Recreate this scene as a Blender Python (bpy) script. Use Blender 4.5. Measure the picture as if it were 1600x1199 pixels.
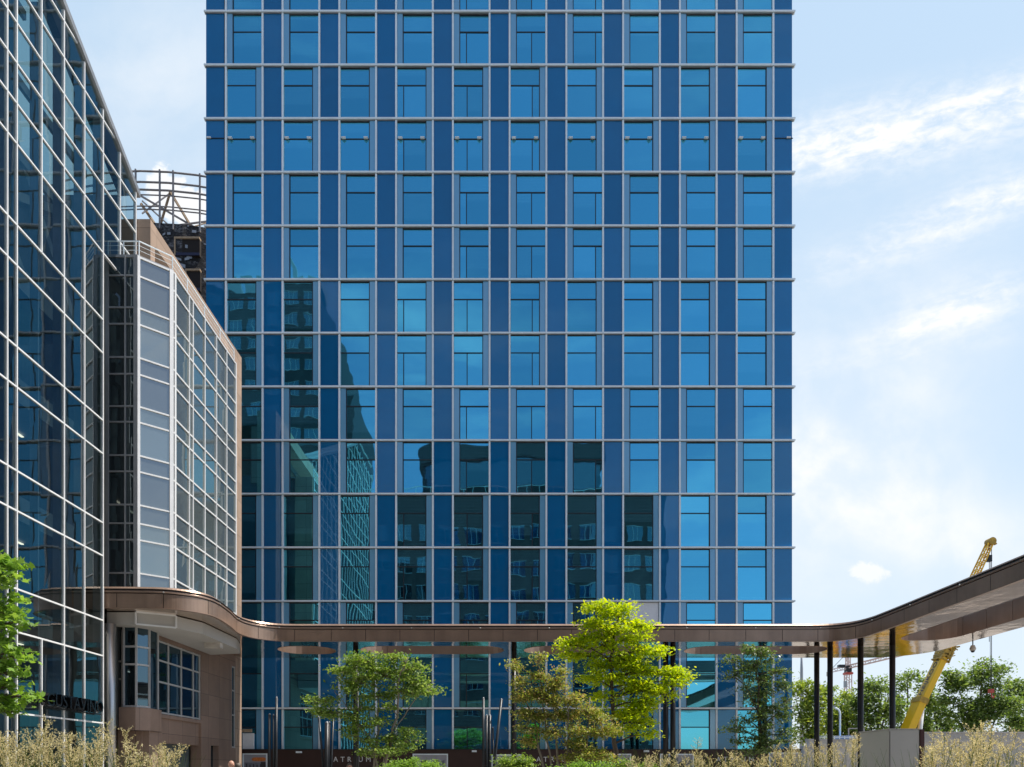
import bpy, bmesh, math, random
import numpy as np
from mathutils import Vector, Matrix
R = math.radians
random.seed(7)
rng = np.random.default_rng(11)
for o in list(bpy.data.objects): bpy.data.objects.remove(o)
S = bpy.context.scene
COL = S.collection

# ------------------------------------------------------------------ camera, world, sun, exposure
EYE = 1.6; F = 1067.0; HX = 800.0; HY = 1203.0
cam = bpy.data.cameras.new("camera"); camo = bpy.data.objects.new("camera", cam); COL.objects.link(camo)
camo.location = (0, 0, EYE); camo.rotation_euler = (R(90), 0, 0)
cam.sensor_width = 36; cam.sensor_fit = 'HORIZONTAL'; cam.lens = 36*F/1600
cam.shift_y = (HY-599.5)/1600; cam.clip_start = .1; cam.clip_end = 4000
S.camera = camo
S.view_settings.view_transform = 'Standard'; S.view_settings.look = 'None'
S.view_settings.exposure = 0.6; S.view_settings.gamma = 1; S.view_settings.use_curve_mapping = False
SUN_EL = 64.0; SUN_BEHIND = 5.0          # sun over the right, a little behind the tower front
sd = Vector((math.cos(R(SUN_EL))*math.cos(R(SUN_BEHIND)), math.cos(R(SUN_EL))*math.sin(R(SUN_BEHIND)), math.sin(R(SUN_EL))))
sun = bpy.data.lights.new("sun", 'SUN'); sun.energy = 4.4; sun.angle = R(.5); sun.color = (1, .94, .85)
suno = bpy.data.objects.new("sun", sun); COL.objects.link(suno)
suno.rotation_euler = sd.to_track_quat('Z', 'Y').to_euler(); suno.location = sd*200
SKY_STR = .11

W = bpy.data.worlds.new("World"); S.world = W; W.use_nodes = True
def build_world():
    nt = W.node_tree; nt.nodes.clear(); L = nt.links
    def nd(t): return nt.nodes.new(t)
    def put(s, v):
        if isinstance(v, (int, float)): s.default_value = v
        else: L.new(v, s)
    def M(op, a, b=None, c=None, clamp=False):
        n = nd('ShaderNodeMath'); n.operation = op; n.use_clamp = clamp
        put(n.inputs[0], a)
        if b is not None: put(n.inputs[1], b)
        if c is not None: put(n.inputs[2], c)
        return n.outputs[0]
    def smooth(x, lo, hi):
        n = nd('ShaderNodeMapRange'); n.interpolation_type = 'SMOOTHSTEP'
        put(n.inputs[0], x); n.inputs[1].default_value = lo; n.inputs[2].default_value = hi
        return n.outputs[0]
    def noise(vec, scale, detail=6, rough=.6, dist=0):
        n = nd('ShaderNodeTexNoise'); L.new(vec, n.inputs['Vector']); n.inputs['Scale'].default_value = scale
        n.inputs['Detail'].default_value = detail; n.inputs['Roughness'].default_value = rough; n.inputs['Distortion'].default_value = dist
        return n.outputs['Fac']
    def comb(x, y, z):
        n = nd('ShaderNodeCombineXYZ'); put(n.inputs[0], x); put(n.inputs[1], y); put(n.inputs[2], z); return n.outputs[0]
    tc = nd('ShaderNodeTexCoord'); sp = nd('ShaderNodeSeparateXYZ'); L.new(tc.outputs['Generated'], sp.inputs[0])
    x, y, z = sp.outputs
    ys = M('MAXIMUM', y, .08)
    u = M('DIVIDE', x, ys); v = M('DIVIDE', z, ys)
    front = smooth(y, .1, .25)
    # cirrus noise: stretched along gently rising streaks
    ca, sa = math.cos(R(14)), math.sin(R(14))
    a = M('ADD', M('MULTIPLY', u, ca), M('MULTIPLY', v, sa)); b = M('SUBTRACT', M('MULTIPLY', v, ca), M('MULTIPLY', u, sa))
    nst = noise(comb(M('MULTIPLY', a, 3.0), M('MULTIPLY', b, 14.0), 0.0), 1.6, 8, .62, .35)
    nfine = noise(comb(M('MULTIPLY', a, 22.0), M('MULTIPLY', b, 40.0), 3.0), 1.5, 5, .6, .4)
    nbl = noise(comb(u, v, 5.0), 5.0, 7, .58, .2)
    npf = noise(comb(u, v, 9.0), 34.0, 9, .62, .3)
    def gauss(px, py, ang, ln, wd):
        u0 = (px-HX)/F; v0 = (HY-py)/F; c, s = math.cos(R(ang)), math.sin(R(ang))
        du = M('SUBTRACT', u, u0); dv = M('SUBTRACT', v, v0)
        aa = M('DIVIDE', M('ADD', M('MULTIPLY', du, c), M('MULTIPLY', dv, s)), ln/F)
        bb = M('DIVIDE', M('SUBTRACT', M('MULTIPLY', dv, c), M('MULTIPLY', du, s)), wd/F)
        return M('EXPONENT', M('MULTIPLY', M('ADD', M('MULTIPLY', aa, aa), M('MULTIPLY', bb, bb)), -1.0))
    def add(*t):
        r = t[0]
        for q in t[1:]: r = M('ADD', r, q)
        return r
    streaks = add(M('MULTIPLY', gauss(1440, 188, 11, 340, 46), 1.15), M('MULTIPLY', gauss(1330, 240, 8, 220, 44), .6),
                  M('MULTIPLY', gauss(1520, 328, 21, 240, 36), 1.05), M('MULTIPLY', gauss(1520, 468, 14, 100, 34), .85),
                  M('MULTIPLY', gauss(1440, 515, 12, 110, 20), .6), M('MULTIPLY', gauss(1400, 555, 9, 190, 14), .35),
                  M('MULTIPLY', gauss(1700, 120, 15, 150, 40), .7))
    mod = M('ADD', .10, M('MULTIPLY', smooth(M('ADD', M('MULTIPLY', nst, .58), M('MULTIPLY', nfine, .42)), .36, .70), 1.1))
    streaks = M('MULTIPLY', streaks, mod)
    veil = M('MULTIPLY', add(M('MULTIPLY', gauss(1300, 690, 60, 300, 160), .95), M('MULTIPLY', gauss(1480, 830, -25, 260, 90), .8),
                 M('MULTIPLY', gauss(250, 110, 20, 190, 170), .5), M('MULTIPLY', gauss(300, 260, 0, 60, 45), .15)), M('ADD', .25, M('MULTIPLY', smooth(nbl, .3, .72), .95)))
    def puff(g): return M('MULTIPLY', smooth(M('ADD', g, M('MULTIPLY', M('SUBTRACT', npf, .5), 1.7)), .38, .75), smooth(g, .06, .3))
    puffs = add(puff(gauss(258, 300, 0, 42, 40)), puff(gauss(295, 325, 0, 45, 40)), M('MULTIPLY', puff(gauss(1353, 893, 0, 34, 18)), .6))
    cf = M('MULTIPLY', add(streaks, veil, M('MULTIPLY', puffs, 1.0)), front)
    # thin streaks elsewhere
    vec2 = nd('ShaderNodeMapping'); vec2.inputs['Scale'].default_value = (1, 2.2, 5); L.new(tc.outputs['Generated'], vec2.inputs[0])
    ng = noise(vec2.outputs[0], 1.7, 7, .6, .3)
    back = M('MULTIPLY', M('MULTIPLY', smooth(ng, .48, .78), .42), M('SUBTRACT', 1.0, front))
    cloud = M('MINIMUM', M('ADD', cf, back), 1.0)
    # milky air towards the horizon on the sun's side
    hz = M('MULTIPLY', M('EXPONENT', M('MULTIPLY', M('MAXIMUM', z, 0.0), -3.2)), smooth(M('ADD', M('MULTIPLY', y, .95), M('MULTIPLY', x, .35)), -.1, .9))
    hz = M('MULTIPLY', hz, .9)
    sky = nd('ShaderNodeTexSky'); sky.sky_type = 'NISHITA'; sky.sun_disc = False
    sky.sun_elevation = R(SUN_EL); sky.sun_rotation = math.atan2(sd.x, sd.y)
    sky.air_density = 1.0; sky.dust_density = 1.2; sky.ozone_density = 1.6; sky.altitude = 0
    def mix(f, c1, c2):
        n = nd('ShaderNodeMix'); n.data_type = 'RGBA'; put(n.inputs[0], f)
        for i, c in ((6, c1), (7, c2)):
            if isinstance(c, tuple): n.inputs[i].default_value = c
            else: L.new(c, n.inputs[i])
        return n.outputs[2]
    k = 1/SKY_STR
    # the hazy side of the sky (towards the sun) is paler and brighter than the deep blue behind
    glow = mix(M('MULTIPLY', front, .80), sky.outputs[0], (.39*k, .53*k, .67*k, 1))
    c1 = mix(hz, glow, (.60*k, .645*k, .68*k, 1))
    c2 = mix(cloud, c1, (.66*k, .675*k, .69*k, 1))
    bg = nd('ShaderNodeBackground'); L.new(c2, bg.inputs[0]); bg.inputs[1].default_value = SKY_STR
    out = nd('ShaderNodeOutputWorld'); L.new(bg.outputs[0], out.inputs[0])
build_world()

# ------------------------------------------------------------------ helpers
def at(px, py, Y):                       # photograph pixel + depth -> point in the place
    return Vector(((px-HX)*Y/F, Y, EYE+(HY-py)*Y/F))
def X_(px, Y): return (px-HX)*Y/F
def Z_(py, Y): return EYE+(HY-py)*Y/F

class MB:
    def __init__(s): s.v = []; s.f = []
    def box(s, x0, x1, y0, y1, z0, z1):
        n = len(s.v)
        s.v += [(x0,y0,z0),(x1,y0,z0),(x1,y1,z0),(x0,y1,z0),(x0,y0,z1),(x1,y0,z1),(x1,y1,z1),(x0,y1,z1)]
        s.f += [(n,n+3,n+2,n+1),(n+4,n+5,n+6,n+7),(n,n+1,n+5,n+4),(n+1,n+2,n+6,n+5),(n+2,n+3,n+7,n+6),(n+3,n,n+4,n+7)]
        return s
    def quad(s, a, b, c, d):
        n = len(s.v); s.v += [tuple(a), tuple(b), tuple(c), tuple(d)]; s.f.append((n,n+1,n+2,n+3)); return s
    def poly(s, pts):
        n = len(s.v); s.v += [tuple(p) for p in pts]; s.f.append(tuple(range(n, n+len(pts)))); return s
    def prism(s, pts, z0, z1):           # vertical prism over an (x, y) outline, counter-clockwise
        n = len(s.v); k = len(pts)
        s.v += [(p[0],p[1],z0) for p in pts]+[(p[0],p[1],z1) for p in pts]
        s.f += [tuple(range(n+k-1, n-1, -1)), tuple(range(n+k, n+2*k))]
        for i in range(k): j = (i+1) % k; s.f.append((n+i, n+j, n+k+j, n+k+i))
        return s
    def bar(s, p, q, w, d, up=(0,0,1)):  # rectangular bar from p to q
        p, q = Vector(p), Vector(q); t = (q-p).normalized(); up = Vector(up)
        if abs(t.dot(up)) > .99: up = Vector((0,1,0))
        a = t.cross(up).normalized()*w/2; b = a.normalized().cross(t).normalized()*d/2
        n = len(s.v)
        for e in (p, q): s.v += [tuple(e-a-b), tuple(e+a-b), tuple(e+a+b), tuple(e-a+b)]
        s.f += [(n,n+3,n+2,n+1),(n+4,n+5,n+6,n+7),(n,n+1,n+5,n+4),(n+1,n+2,n+6,n+5),(n+2,n+3,n+7,n+6),(n+3,n,n+4,n+7)]
        return s
    def tube(s, pts, rad, k=8, caps=True):
        pts = [Vector(p) for p in pts]; n0 = len(s.v)
        if isinstance(rad, (int, float)): rad = [rad]*len(pts)
        ref = None
        for i, p in enumerate(pts):
            t = (pts[min(i+1, len(pts)-1)]-pts[max(i-1, 0)]).normalized()
            if ref is None: ref = Vector((1,0,0)) if abs(t.x) < .8 else Vector((0,1,0))
            a = (ref-t*ref.dot(t)).normalized(); b = t.cross(a); ref = a
            for j in range(k):
                an = 2*math.pi*j/k; s.v.append(tuple(p+(a*math.cos(an)+b*math.sin(an))*rad[i]))
        for i in range(len(pts)-1):
            for j in range(k):
                q = n0+i*k; j2 = (j+1) % k; s.f.append((q+j, q+j2, q+k+j2, q+k+j))
        if caps:
            s.f.append(tuple(range(n0+k-1, n0-1, -1))); e = n0+(len(pts)-1)*k; s.f.append(tuple(range(e, e+k)))
        return s
    def ball(s, c, rx, ry=None, rz=None, nu=16, nv=10):
        ry = ry or rx; rz = rz or rx; pts = []
        n = len(s.v)
        for i in range(nv+1):
            th = math.pi*i/nv
            for j in range(nu):
                ph = 2*math.pi*j/nu
                s.v.append((c[0]+rx*math.sin(th)*math.cos(ph), c[1]+ry*math.sin(th)*math.sin(ph), c[2]-rz*math.cos(th)))
        for i in range(nv):
            for j in range(nu):
                j2 = (j+1) % nu; s.f.append((n+i*nu+j, n+i*nu+j2, n+(i+1)*nu+j2, n+(i+1)*nu+j))
        return s
    def mesh(s, name, mat, off=(0,0,0), smooth=False):
        m = bpy.data.meshes.new(name)
        m.from_pydata([(a[0]-off[0], a[1]-off[1], a[2]-off[2]) for a in s.v], [], s.f)
        if smooth: m.polygons.foreach_set('use_smooth', [True]*len(m.polygons))
        if mat: m.materials.append(mat)
        m.update(); return m
    def build(s, name, mat, parent=None, smooth=False, bevel=0):
        off = wloc(parent)
        o = bpy.data.objects.new(name, s.mesh(name, mat, off, smooth)); COL.objects.link(o); o.parent = parent
        if bevel:
            b = o.modifiers.new('bevel', 'BEVEL'); b.width = bevel; b.segments = 2; b.limit_method = 'ANGLE'
        return o
def wloc(o):
    v = Vector((0,0,0))
    while o is not None: v += o.location; o = o.parent
    return v
def tag(o, label, cat, group=None, kind=None):
    if label: o['label'] = label
    if cat: o['category'] = cat
    if group: o['group'] = group
    if kind: o['kind'] = kind
    return o
def thing(name, label, cat, loc=(0,0,0), group=None):
    o = bpy.data.objects.new(name, None); COL.objects.link(o); o.location = loc; o.empty_display_size = .3
    return tag(o, label, cat, group)
def structure(o): o['kind'] = 'structure'; return o
def np_mesh(name, V, quads, mat, parent=None, nrm=None):
    """fast mesh from arrays: V (n,3), quads (m,4)"""
    off = wloc(parent); V = V-np.array(off)
    m = bpy.data.meshes.new(name)
    m.vertices.add(len(V)); m.vertices.foreach_set('co', V.astype(np.float32).ravel())
    m.loops.add(quads.size); m.loops.foreach_set('vertex_index', quads.astype(np.int32).ravel())
    m.polygons.add(len(quads)); m.polygons.foreach_set('loop_start', np.arange(0, quads.size, quads.shape[1], dtype=np.int32))
    m.polygons.foreach_set('loop_total', np.full(len(quads), quads.shape[1], dtype=np.int32))
    m.update(calc_edges=True)
    if mat: m.materials.append(mat)
    o = bpy.data.objects.new(name, m); COL.objects.link(o); o.parent = parent
    return o
def text_mesh(txt, size, extrude, spacing=1.0):
    c = bpy.data.curves.new('lettering', 'FONT'); c.body = txt; c.size = size; c.extrude = extrude; c.space_character = spacing
    c.align_x = 'LEFT'; c.resolution_u = 3
    o = bpy.data.objects.new('lettering', c); COL.objects.link(o)
    dg = bpy.context.evaluated_depsgraph_get()
    m = bpy.data.meshes.new_from_object(o.evaluated_get(dg)); bpy.data.objects.remove(o); m.name = 'lettering'
    return m

def letters(me, name, mat, parent, place):
    """one object per letter: split the text mesh into its islands"""
    me.materials.clear(); bm = bmesh.new(); bm.from_mesh(me); bm.faces.ensure_lookup_table(); seen = set()
    bmesh.ops.remove_doubles(bm, verts=bm.verts[:], dist=1e-5); bm.faces.ensure_lookup_table()
    for f in bm.faces:
        if f.index in seen: continue
        isl = []; st = [f]; seen.add(f.index)
        while st:
            q = st.pop(); isl.append(q)
            for v in q.verts:
                for g in v.link_faces:
                    if g.index not in seen: seen.add(g.index); st.append(g)
        vs = {}; fs = []
        for q in isl: fs.append([vs.setdefault(v.index, (len(vs), v.co.copy()))[0] for v in q.verts])
        m = bpy.data.meshes.new(name); m.from_pydata([c for _, c in vs.values()], [], fs); m.materials.append(mat)
        o = bpy.data.objects.new(name, m); COL.objects.link(o); o.parent = parent; place(o)
    bm.free()

# ------------------------------------------------------------------ materials
class NT:
    def __init__(s, name):
        s.m = bpy.data.materials.new(name); s.m.use_nodes = True; s.t = s.m.node_tree; s.t.nodes.clear()
        s.out = s.n('ShaderNodeOutputMaterial')
    def n(s, t, **k):
        n = s.t.nodes.new(t)
        for a, b in k.items(): setattr(n, a, b)
        return n
    def l(s, a, b): s.t.links.new(a, b)
    def math(s, op, a, b=None, clamp=False):
        n = s.n('ShaderNodeMath', operation=op, use_clamp=clamp)
        for i, q in enumerate((a, b)):
            if q is None: continue
            if isinstance(q, (int, float)): n.inputs[i].default_value = q
            else: s.l(q, n.inputs[i])
        return n.outputs[0]
    def noise(s, scale, detail=5, rough=.6, coord='Object', stretch=None):
        tc = s.n('ShaderNodeTexCoord'); v = tc.outputs[coord]
        if stretch:
            mp = s.n('ShaderNodeMapping'); mp.inputs['Scale'].default_value = stretch; s.l(v, mp.inputs[0]); v = mp.outputs[0]
        n = s.n('ShaderNodeTexNoise'); n.inputs['Scale'].default_value = scale; n.inputs['Detail'].default_value = detail
        n.inputs['Roughness'].default_value = rough; s.l(v, n.inputs['Vector']); return n.outputs['Fac']
    def ramp(s, f, stops):
        n = s.n('ShaderNodeValToRGB'); s.l(f, n.inputs[0]); e = n.color_ramp.elements
        while len(e) < len(stops): e.new(.5)
        for q, (p, c) in zip(e, stops): q.position = p; q.color = tuple(c)+(1,) if len(c) == 3 else c
        return n.outputs[0]
    def bump(s, h, strength, dist=.02):
        n = s.n('ShaderNodeBump'); n.inputs['Strength'].default_value = strength; n.inputs['Distance'].default_value = dist
        s.l(h, n.inputs['Height']); return n.outputs[0]
    def pbr(s, col, rough=.5, metal=0, spec=.5, normal=None):
        p = s.n('ShaderNodeBsdfPrincipled')
        if isinstance(col, tuple): p.inputs['Base Color'].default_value = tuple(col)+(1,)
        else: s.l(col, p.inputs['Base Color'])
        if isinstance(rough, (int, float)): p.inputs['Roughness'].default_value = rough
        else: s.l(rough, p.inputs['Roughness'])
        p.inputs['Metallic'].default_value = metal; p.inputs['Specular IOR Level'].default_value = spec
        if normal is not None: s.l(normal, p.inputs['Normal'])
        return p
    def done(s, sh): s.l(sh.outputs[0], s.out.inputs[0]); return s.m
def varied(name, c, rough=.5, metal=0, var=.25, scale=6, spec=.5, bump=0, stretch=None, detail=6):
    t = NT(name); f = t.noise(scale, detail, .65, stretch=stretch)
    lo = tuple(q*(1-var) for q in c); hi = tuple(min(1, q*(1+var)) for q in c)
    col = t.ramp(f, [(.3, lo), (.7, hi)])
    nrm = t.bump(f, bump) if bump else None
    rf = t.math('ADD', t.math('MULTIPLY', f, .2), rough-.1)
    return t.done(t.pbr(col, rf, metal, spec, nrm))
def reflective_glass(name, tint, body, fac, wave=.02, rough=.015, scale=.55, rnd=.0, facing=0, blinds=False, bodyvar=0):
    """coated facade glass: tinted mirror coat over a dark body, softly pillowed so reflections ripple"""
    t = NT(name)
    oi0 = t.n('ShaderNodeObjectInfo'); ge = t.n('ShaderNodeNewGeometry'); tc = t.n('ShaderNodeTexCoord')
    class oi: outputs = {'Random': t.math('FRACT', t.math('ADD', oi0.outputs['Random'], ge.outputs['Random Per Island']))}
    va = t.n('ShaderNodeVectorMath', operation='ADD'); t.l(tc.outputs['Object'], va.inputs[0])
    cx = t.n('ShaderNodeCombineXYZ'); 
    for i in range(3): t.l(t.math('MULTIPLY', oi.outputs['Random'], 37.0+i*11), cx.inputs[i])
    t.l(cx.outputs[0], va.inputs[1])
    n = t.n('ShaderNodeTexNoise'); n.inputs['Scale'].default_value = scale; n.inputs['Detail'].default_value = 1.5; t.l(va.outputs[0], n.inputs['Vector'])
    b = t.n('ShaderNodeBump'); b.inputs['Strength'].default_value = 1; b.inputs['Distance'].default_value = wave; t.l(n.outputs['Fac'], b.inputs['Height'])
    g = t.n('ShaderNodeBsdfGlossy'); g.inputs['Roughness'].default_value = rough; t.l(b.outputs[0], g.inputs['Normal'])
    vr = t.math('ADD', 1-rnd, t.math('MULTIPLY', oi.outputs['Random'], 2*rnd))
    mc = t.n('ShaderNodeMix', data_type='RGBA', blend_type='MULTIPLY'); mc.inputs[0].default_value = 1
    mc.inputs[6].default_value = tuple(tint)+(1,); t.l(vr, mc.inputs[7]); t.l(mc.outputs[2], g.inputs['Color'])
    d = t.n('ShaderNodeBsdfDiffuse'); d.inputs[0].default_value = tuple(body)+(1,)
    if bodyvar:
        wn = t.n('ShaderNodeTexWhiteNoise', noise_dimensions='1D'); t.l(oi.outputs['Random'], wn.inputs['W'])
        big = t.noise(.9, 4, .6); q = t.math('ADD', t.math('MULTIPLY', wn.outputs['Value'], .5), t.math('MULTIPLY', big, .5))
        t.l(t.ramp(q, [(.15, tuple(c*(1-bodyvar) for c in body)), (.85, tuple(c*(1+bodyvar) for c in body))]), d.inputs[0])
    if blinds:
        sx = t.n('ShaderNodeSeparateXYZ'); t.l(tc.outputs['Object'], sx.inputs[0])
        wn = t.n('ShaderNodeTexWhiteNoise', noise_dimensions='1D'); t.l(oi.outputs['Random'], wn.inputs['W'])
        lim = t.math('SUBTRACT', 3.1, t.math('MULTIPLY', t.math('POWER', wn.outputs['Value'], .7), 3.4))       # how far each blind is let down
        zz = sx.outputs[2]; zz = t.math('MODULO', t.math('SUBTRACT', zz, t.math('MULTIPLY', t.math('GREATER_THAN', zz, 4.0), 2.066)), 3.135)
        on = t.math('GREATER_THAN', zz, lim)
        st = t.math('SINE', t.math('MULTIPLY', zz, 34.0)); st2 = t.noise(1.2, 3, .6, stretch=(.3,1,9))
        sl = t.math('ADD', t.math('ADD', .55, t.math('MULTIPLY', st, .34)), t.math('MULTIPLY', st2, .6))
        col = t.n('ShaderNodeMix', data_type='RGBA'); t.l(t.math('MULTIPLY', t.math('MULTIPLY', on, sl), .8, True), col.inputs[0])
        col.inputs[6].default_value = tuple(body)+(1,); col.inputs[7].default_value = (.055,.16,.22,1); t.l(col.outputs[2], d.inputs[0])
    mx = t.n('ShaderNodeMixShader')
    if facing:
        lw = t.n('ShaderNodeFresnel'); lw.inputs[0].default_value = 1.5
        t.l(t.math('ADD', fac, t.math('MULTIPLY', lw.outputs[0], facing), True), mx.inputs[0])
    else: mx.inputs[0].default_value = fac
    t.l(d.outputs[0], mx.inputs[1]); t.l(g.outputs[0], mx.inputs[2])
    return t.done(mx)
def clear_glass(name, tint, refl, coat=(.8,.9,1), wave=.006, fres=.8):
    t = NT(name)
    f = t.noise(.6, 1.5); b = t.n('ShaderNodeBump'); b.inputs['Distance'].default_value = wave; b.inputs['Strength'].default_value = 1; t.l(f, b.inputs['Height'])
    tr = t.n('ShaderNodeBsdfTransparent'); tr.inputs[0].default_value = tuple(tint)+(1,)
    g = t.n('ShaderNodeBsdfGlossy'); g.inputs['Color'].default_value = tuple(coat)+(1,); g.inputs['Roughness'].default_value = .01; t.l(b.outputs[0], g.inputs['Normal'])
    fr = t.n('ShaderNodeFresnel'); fr.inputs[0].default_value = 1.5
    mx = t.n('ShaderNodeMixShader'); t.l(t.math('ADD', refl, t.math('MULTIPLY', fr.outputs[0], fres), True), mx.inputs[0])
    t.l(tr.outputs[0], mx.inputs[1]); t.l(g.outputs[0], mx.inputs[2])
    return t.done(mx)
def leaf_mat(name, cols, trans=.45, tcol=None, rough=.55):
    t = NT(name); g = t.n('ShaderNodeNewGeometry')
    st = [(i/(len(cols)-1) if len(cols) > 1 else 0, c) for i, c in enumerate(cols)]
    col = t.ramp(g.outputs['Random Per Island'], st)
    p = t.pbr(col, rough, 0, .35)
    tl = t.n('ShaderNodeBsdfTranslucent')
    mc = t.n('ShaderNodeMix', data_type='RGBA', blend_type='MULTIPLY'); mc.inputs[0].default_value = 1
    t.l(col, mc.inputs[6]); mc.inputs[7].default_value = tuple(tcol or (1.25,1.2,.5))+(1,); t.l(mc.outputs[2], tl.inputs[0])
    mx = t.n('ShaderNodeMixShader'); mx.inputs[0].default_value = trans; t.l(p.outputs[0], mx.inputs[1]); t.l(tl.outputs[0], mx.inputs[2])
    return t.done(mx)

MAT = {}
MAT['pane'] = reflective_glass('blue coated window glass', (.16,.745,1.0), (.005,.008,.010), .68, wave=.0065, rnd=.14, blinds=True)
MAT['panel'] = reflective_glass('deep blue glass spandrel', (.42,.66,.85), (.003,.135,.33), .15, wave=.008, rnd=.15, bodyvar=.16)
MAT['strip'] = reflective_glass('pale blue metal panel', (.7,.85,1.0), (.16,.40,.60), .16, wave=.003, rough=.12, rnd=.04)
MAT['dark_gap'] = varied('dark gasket', (.012,.016,.022), .5)
MAT['alu'] = varied('pale grey aluminium', (.82,.90,.94), .42, 0.0, .06, 3)
MAT['alu_white'] = varied('white coated aluminium', (.80,.80,.79), .4, .1, .04, 3)
MAT['frame_grey'] = varied('grey window frame', (.46,.45,.44), .45, .1, .06, 3)
MAT['alu_grey'] = varied('mid grey aluminium', (.33,.34,.35), .4, .4, .08, 3)
MAT['tower_body'] = varied('tower side wall', (.06,.12,.22), .4)
MAT['white_board'] = varied('white board', (.90,.90,.91), .6, 0, .05)
MAT['wall_glass'] = clear_glass('tinted curtain wall glass', (.56,.68,.68), .10, (.86,.94,.98), .003, .8)
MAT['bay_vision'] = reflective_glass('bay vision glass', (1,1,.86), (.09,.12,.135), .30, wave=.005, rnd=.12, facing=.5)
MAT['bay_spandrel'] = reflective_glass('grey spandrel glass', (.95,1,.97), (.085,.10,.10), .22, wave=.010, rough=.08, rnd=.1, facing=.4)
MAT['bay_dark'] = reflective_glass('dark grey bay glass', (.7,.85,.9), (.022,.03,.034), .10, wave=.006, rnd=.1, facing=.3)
MAT['low_glass'] = reflective_glass('dark ground floor glass', (.5,.8,1.0), (.008,.011,.014), .16, wave=.006, rnd=.1, facing=.4)
def stone(name, c, panel):
    t = NT(name); tc = t.n('ShaderNodeTexCoord')
    f = t.noise(.9, 8, .7); f2 = t.noise(45, 3, .6); f3 = t.noise(1.4, 4, .6, stretch=(1,1,.12))
    br = t.n('ShaderNodeTexBrick'); br.offset = 0; br.inputs['Scale'].default_value = 1
    sx = t.n('ShaderNodeSeparateXYZ'); t.l(tc.outputs['Object'], sx.inputs[0]); cb = t.n('ShaderNodeCombineXYZ')
    t.l(t.math('ADD', sx.outputs[0], sx.outputs[1]), cb.inputs[0]); t.l(sx.outputs[2], cb.inputs[1]); t.l(cb.outputs[0], br.inputs['Vector'])
    br.inputs['Brick Width'].default_value = panel[0]; br.inputs['Row Height'].default_value = panel[1]; br.inputs['Mortar Size'].default_value = .010
    br.inputs['Color1'].default_value = (1.12,1.12,1.12,1); br.inputs['Color2'].default_value = (.86,.86,.86,1); br.inputs['Mortar'].default_value = (.42,.42,.42,1)
    s = t.math('ADD', t.math('MULTIPLY', f, .45), t.math('ADD', t.math('MULTIPLY', f2, .25), t.math('MULTIPLY', f3, .3)))
    col = t.ramp(s, [(.3, tuple(q*.72 for q in c)), (.52, c), (.72, tuple(q*1.25 for q in c))])
    mx = t.n('ShaderNodeMix', data_type='RGBA', blend_type='MULTIPLY'); mx.inputs[0].default_value = 1; t.l(col, mx.inputs[6]); t.l(br.outputs[0], mx.inputs[7])
    return t.done(t.pbr(mx.outputs[2], .55, 0, .4))
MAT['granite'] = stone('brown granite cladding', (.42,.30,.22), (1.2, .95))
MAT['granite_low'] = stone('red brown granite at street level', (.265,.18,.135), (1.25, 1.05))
def perforated(name, c):
    t = NT(name); tc = t.n('ShaderNodeTexCoord'); vo = t.n('ShaderNodeTexVoronoi'); vo.inputs['Scale'].default_value = 26; vo.inputs['Randomness'].default_value = .0
    t.l(tc.outputs['Object'], vo.inputs['Vector']); f = t.noise(.8, 5, .6); f2 = t.noise(2.0, 4, .6, stretch=(1,1,.1))
    col = t.ramp(t.math('ADD', t.math('MULTIPLY', f, .6), t.math('MULTIPLY', f2, .4)), [(.3, tuple(q*.74 for q in c)), (.5, c), (.7, tuple(q*1.2 for q in c))])
    d = t.ramp(vo.outputs['Distance'], [(.18, (.55,.55,.55)), (.3, (1,1,1))])
    mx = t.n('ShaderNodeMix', data_type='RGBA', blend_type='MULTIPLY'); mx.inputs[0].default_value = .8; t.l(col, mx.inputs[6]); t.l(d, mx.inputs[7])
    return t.done(t.pbr(mx.outputs[2], .34, .5, .5))
MAT['bronze'] = perforated('bronze perforated sheet', (.37,.25,.18))
MAT['bronze_trim'] = varied('bronze folded trim', (.36,.245,.18), .34, .45, .1, 1.5)
t = NT('polished bronze soffit'); f = t.noise(.9, 3, .5)
tc = t.n('ShaderNodeTexCoord'); br = t.n('ShaderNodeTexBrick'); br.offset = 0; br.inputs['Scale'].default_value = 1; br.inputs['Brick Width'].default_value = 1.63; br.inputs['Row Height'].default_value = 1.6
br.inputs['Mortar Size'].default_value = .008; br.inputs['Color1'].default_value = (.70,.56,.46,1); br.inputs['Color2'].default_value = (.63,.50,.41,1); br.inputs['Mortar'].default_value = (.2,.16,.13,1); t.l(tc.outputs['Object'], br.inputs['Vector'])
MAT['soffit'] = t.done(t.pbr(br.outputs[0], .09, 1, .5, t.bump(f, .5, .03)))
MAT['roof_felt'] = varied('canopy roof felt', (.12,.11,.10), .8)
MAT['black_steel'] = varied('black painted steel', (.012,.012,.014), .38, .2, .2, 4)
MAT['dark_steel'] = varied('dark weathered steel', (.022,.024,.027), .4, .3, .3, 4)
MAT['steel'] = varied('brushed stainless steel', (.5,.49,.46), .32, .85, .08, 3, stretch=(8,8,.3))
MAT['white_soffit'] = varied('off white plaster soffit', (.44,.42,.39), .7, 0, .05, 1)
MAT['hoarding'] = varied('dark brown hoarding paint', (.040,.016,.012), .5, 0, .15, 1.5)
MAT['letter_white'] = varied('white lettering', (.72,.72,.72), .6, 0, .02)
MAT['letter_black'] = varied('gloss black lettering', (.006,.006,.007), .14, 0, .1)
MAT['floor_dark'] = varied('dark interior', (.10,.12,.125), .8, 0, .3, .6)
MAT['interior_grey'] = varied('interior grey steel', (.34,.37,.38), .6, 0, .15, 1)
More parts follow.
